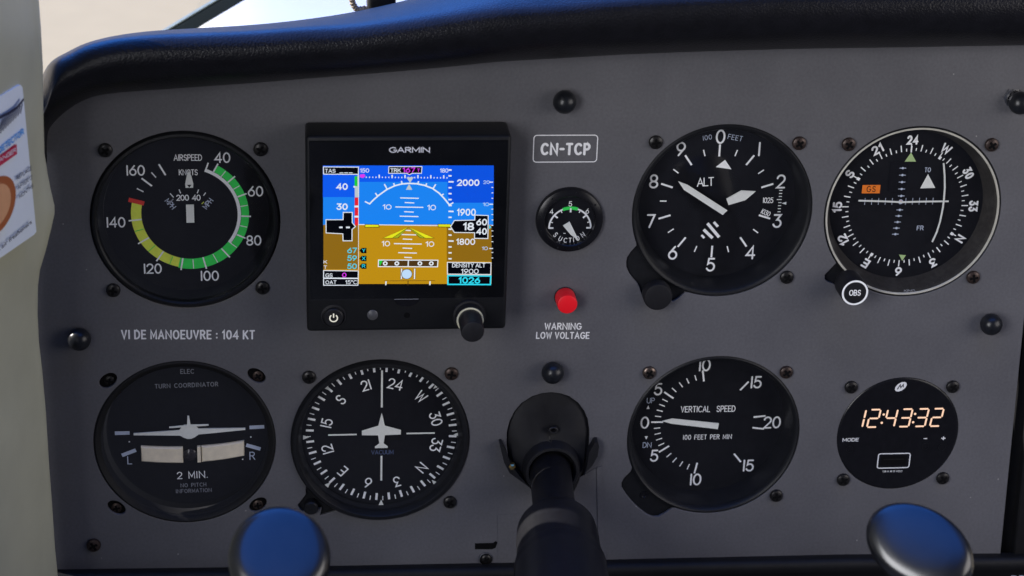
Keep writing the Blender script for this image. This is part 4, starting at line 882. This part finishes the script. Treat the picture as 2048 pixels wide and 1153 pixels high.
for I_, D_, O_ in fine:
    nrm = (O_-I_); nrm.y = 0; nrm.normalize()
    p0 = I_ + Vector((0, 16, 0)) + nrm*3
    p1 = I_ + Vector((0, 6, 0)) + nrm*.3
    p2 = I_.copy()
    q1 = I_.lerp(D_, .30) + Vector((0, -9, 0)); q2 = I_.lerp(D_, .62) + Vector((0, -9.5, 0)); q3 = D_ + Vector((0, -2.4, 0)) - nrm*2.8
    q4 = D_ + nrm*.2 + Vector((0, 3.5, 0)); q5 = D_.lerp(O_, .35) + nrm*1.4; q6 = D_.lerp(O_, .7) + nrm*1.2; q7 = O_ + nrm*.0
    q8 = O_ + Vector((0, 16, 0)) - nrm*6; q9 = O_ + Vector((0, 60, 0)) - nrm*40; q10 = O_ + Vector((0, 62, 0)) - nrm*60
    ctrl = [p0, p1, p2, q1, q2, q3, q4, q5, q6, q7, q8, q9, q10]; row = []
    for i in range(len(ctrl)-1):
        for s_ in range(4):
            g4 = [ctrl[max(0, min(len(ctrl)-1, i+k))] for k in (-1, 0, 1, 2)]; row.append(tuple(cr3(*g4, s_/4)))
    row.append(tuple(ctrl[-1])); rows.append(row)
m_ = MB(); m_.rows(rows, 'leather'); gs = m_.build('glareshield', ang=80)
tag(gs, 'padded black leather glareshield curving over the top of the panel', 'glareshield')

# ------------------------------------------------------------------ lower ledge, right-hand stack
lg = [at(*p, -6) for p in ((100, 1150), (640, 1143), (1010, 1136), (1250, 1129), (1700, 1119), (2004, 1117), (2900, 1100))]
m_ = MB(); rows = []
for dz, y in ((-1.0, 1.0), (0, -4), (-.6, -6.5), (-3.2, -7.5), (-6, -7.2), (-9, -2), (-60, 6)): rows.append([(p.x, y, p.z+dz) for p in lg])
m_.rows(rows, 'under_black'); ld = m_.build('lower_ledge', ang=60); tag(ld, 'black ledge along the bottom edge of the grey panel', 'ledge')
a = Art(-8.6); p = at(2034, 1155, -8); a.text('THR', p.x, p.z, 2.6, 'mark_blue_grey', .02, 6.6); a.build('lettering', ld, flat=True)
rs = [at(*p, 4) for p in ((2116, 40), (2002, 1125), (2900, 1110), (2900, 40))]
m_ = MB(); m_.prism([(p.x, p.z) for p in rs], 5, 60, 'under_black'); m_.prism([(p.x+4, p.z) for p in rs], -1.0, 5, 'under_black', .8)
tag(m_.build('radio_stack'), 'black radio stack side beyond the edge of the grey panel', 'radio stack')

# ------------------------------------------------------------------ door post and detector card
EDGE = [(30, -900), (50, -400), (62, -160), (70, -60), (78, 5), (82, 60), (86, 140), (87, 240), (89, 310), (95, 350), (102, 385), (109, 415), (109, 428), (103, 455), (92, 500), (80, 540), (76, 570), (75, 630), (78, 690), (84, 740), (92, 830), (98, 930), (104, 1010), (110, 1100), (116, 1160), (124, 1260)]
PY = -40
ph = R(73); WD = Vector((-math.cos(ph), -math.sin(ph), 0))
WN = Vector((math.sin(ph), -math.cos(ph), 0))
post = empty('door_post', (-215, PY, 0), 'pale olive grey cabin door post beside the panel, carrying the white detector card', 'door post')
rows = []
def flat_edge(y):
    P_ = [(-900, 30), (-400, 50), (-160, 62), (-60, 70), (60, 82), (240, 87), (420, 84), (570, 77), (690, 78), (830, 91), (1010, 103), (1160, 115), (1260, 123)]
    for (a0, b0), (a1, b1) in zip(P_, P_[1:]):
        if a0 <= y <= a1: return b0+(b1-b0)*(y-a0)/(a1-a0)
for x, y in EDGE:
    E_ = at(x, y, PY); F_ = at(flat_edge(y), y, PY); row = []
    for d, s_ in ((0, 0), (3, -.3), (7, .0), (14, .8), (30, 2.0), (70, 3.5), (150, 4), (330, 4)):
        row.append(E_.lerp(F_, min(1, d/9)) + WD*d + WN*s_*.6)
    for k in range(1, 6):
        a_ = k/5*math.pi/2; row.insert(0, E_ + Vector((-4*(1-math.cos(a_)), 4*math.sin(a_)*1.5, 0)))
    row.insert(0, E_ + Vector((-20, 30, 0)))
    rows.append([tuple(p - Vector((-215, PY, 0))) for p in row])
m_ = MB(); m_.rows(rows, 'post_trim'); m_.build('post_trim', post, 80)
cd0 = at(50, 172, PY)
# plane of the card: 3 mm proud of the post surface
def wp(px, py, off=3.4):
    P0 = at(86, 300, PY) + WD*14 + WN*off
    v = CF + CR*((px-1024)/F_PX) - CU*((py-576.5)/F_PX)
    return CPOS + v*((P0-CPOS).dot(WN)/v.dot(WN))
O3 = wp(44, 172); UX = -WD; UZ = Vector((0, 0, 1))
card = empty('detector_card', O3, 'white gas detector card with a brown spot and red stripe, stuck on the door post', 'detector card')
def cl(px, py): p = wp(px, py)-O3; return p.dot(UX), p.dot(UZ)
def place(vs_): return [tuple(UX*x + UZ*z + WN*y) for x, y, z in vs_]
class Card(Art):
    def add(s, vs_, fs, m): MB.add(s, place([(v[0], -v[1], v[2]) for v in vs_]), fs, m)
a = Card(0, .02)
pts = [cl(*p) for p in ((-60, 228), (34, 173), (41, 170), (45, 175), (72, 456), (73, 464), (68, 470), (-60, 558))]
m_ = MB(); m_.add(place([(p[0], y, p[1]) for y in (0, -1.6) for p in pts]), [list(range(8)), list(range(15, 7, -1))]+[[i, (i+1) % 8, 8+(i+1) % 8, 8+i] for i in range(8)], 'card_white'); m_.build('card', card, 20)
def ct(t, pxa, pya, pxb, pyb, hpx, m, bold=.03):
    p, q = cl(pxa, pya), cl(pxb, pyb); h = (cl(pxb, pyb)[1]-cl(pxb, pyb+hpx)[1]); a.text(t, (p[0]+q[0])/2, (p[1]+q[1])/2, h, m, bold, math.hypot(q[0]-p[0], q[1]-p[1]), -math.degrees(math.atan2(q[1]-p[1], q[0]-p[0])))
a.poly([cl(*p) for p in ((-60, 376), (30, 303), (30, 288), (-60, 360))], 'card_red'); 
ct('CARBON MONOXIDE', -60, 345, -6, 304, 15, 'card_blue'); ct('DETECTOR', -4, 302, 45, 262, 14, 'card_blue', .05)
a.poly([cl(*p) for p in ((-40, 358), (31, 308), (30, 288), (-40, 338))], 'card_red') ; ct('DANGER', -12, 326, 28, 299, 9, 'card_white', .02)
ct('REPLACE', 29, 357, 58, 335, 9, 'card_ink', .03); ct('AFTER 12', 30, 376, 58, 353, 9, 'card_ink', .03); ct('MONTHS', 32, 394, 59, 370, 9, 'card_ink', .03)
ct('sensitive as air fresheners', -60, 540, 56, 442, 9, 'card_ink', .02)
# printed wing emblem
for k in range(10):
    t = k/9; ax, ay = 37-40*t, 204+30*t; bx, by = 33-46*t, 226+44*t
    a.poly([cl(ax, ay), cl(ax+.6, ay+5), cl(bx+.8, by+2), cl(bx-1.0, by), cl(ax-1.6, ay+4)][::-1], 'card_ink')
a.line([cl(38, 199), cl(26, 214), cl(10, 225), cl(-12, 236), cl(-40, 256)], 1.1, 'card_ink')
c1 = cl(-18, 418); e1 = cl(23, 395); 
for rr_, m_n in ((1, 'card_brown'), (.74, 'card_tan')):
    q = []
    for k in range(48):
        t = 2*math.pi*k/48; q.append(cl(-16+39*rr_*math.cos(t), 412-6*rr_*math.cos(t)*4+56*rr_*math.sin(t)))
    a.poly(q[::-1], m_n)
a.build('card_print', card, flat=True)

# ------------------------------------------------------------------ outside and windscreen
ws = empty('windscreen', (0, 300, 60), 'dark windscreen edge strip slanting behind the glareshield, seen through the glass', 'windscreen')
def bar(p0, p1, w, th, m, name, yy=300):
    A_, B_ = at(*p0, yy), at(*p1, yy); d = (B_-A_).normalized(); n_ = Vector((-d.z, 0, d.x)); A_ = A_ - d*40; B_ = B_ + d*160
    mb = MB(); vs_ = []
    for q in (A_, B_):
        for sx_, sy_ in ((-1, -1), (1, -1), (1, 1), (-1, 1)): vs_.append(q + n_*(w/2*sx_) + Vector((0, th/2*sy_, 0)) - Vector((0, 300, 60)))
    mb.add(vs_, [[0, 1, 2, 3], [7, 6, 5, 4], [0, 4, 5, 1], [1, 5, 6, 2], [2, 6, 7, 3], [3, 7, 4, 0]], m); return mb.build(name, ws)
bar((356, 62), (456, 2), 7.5, 6, 'frame_dark', 'seal_strip'); bar((330, 62), (430, 2), 1.3, 6, 'frame_pale', 'frame_edge')
A_, B_ = at(352, 62, 300), at(452, 2, 300)
mb = MB(); mb.add([Vector(p)-Vector((0, 300, 60)) for p in ((A_.x-20, 308, A_.z-30), (900, 308, A_.z-30), (900, 150, 420), (B_.x+240, 150, 420))], [[0, 1, 2, 3]], 'windscreen_glass'); mb.build('pane', ws, flat=True, face_view=True)
# white engine cowling beyond the glareshield
rows = []
for i in range(17):
    y = 380+i*75; k = i/16; row = []
    for j in range(61):
        t = math.sin((j/60*2-1)*math.pi/2); wdt = 448*(1-.2*k**2.2); x = 256+wdt*t; z = 5-275*k**1.5-300*abs(t)**30*(1-.3*k)
        row.append((x, y, z))
    rows.append(row)
m_ = MB(); m_.rows(rows, 'cowl_white'); tag(m_.build('engine_cowling', ang=60), 'sunlit white engine cowling seen over the glareshield', 'engine cowling')
# plug with braided cord on the glareshield
c = at(762, 10, 60); pg = empty('power_plug', c, 'black plug on a braided tan cord lying beyond the glareshield', 'plug')
m_ = MB(); m_.box(-6.2, 6.2, -9, 9, -3.2, 9, 'cap_black', 2.4); m_.build('plug_body', pg)
m_ = MB(); pts = []
for px, py in ((742, 20), (728, 18), (716, 20), (708, 12), (704, 0), (708, -14), (722, -24), (745, -26)): p = at(px, py, 60)-c; pts.append(p)
fine_ = []
for i in range(len(pts)-1):
    for s_ in range(6):
        g4 = [pts[max(0, min(len(pts)-1, i+k))] for k in (-1, 0, 1, 2)]; fine_.append(cr3(*g4, s_/6))
m_.tube(fine_, [1.35+.22*math.cos(i*2.1) for i in range(len(fine_))], 'cord_tan', 10); m_.build('cord', pg)
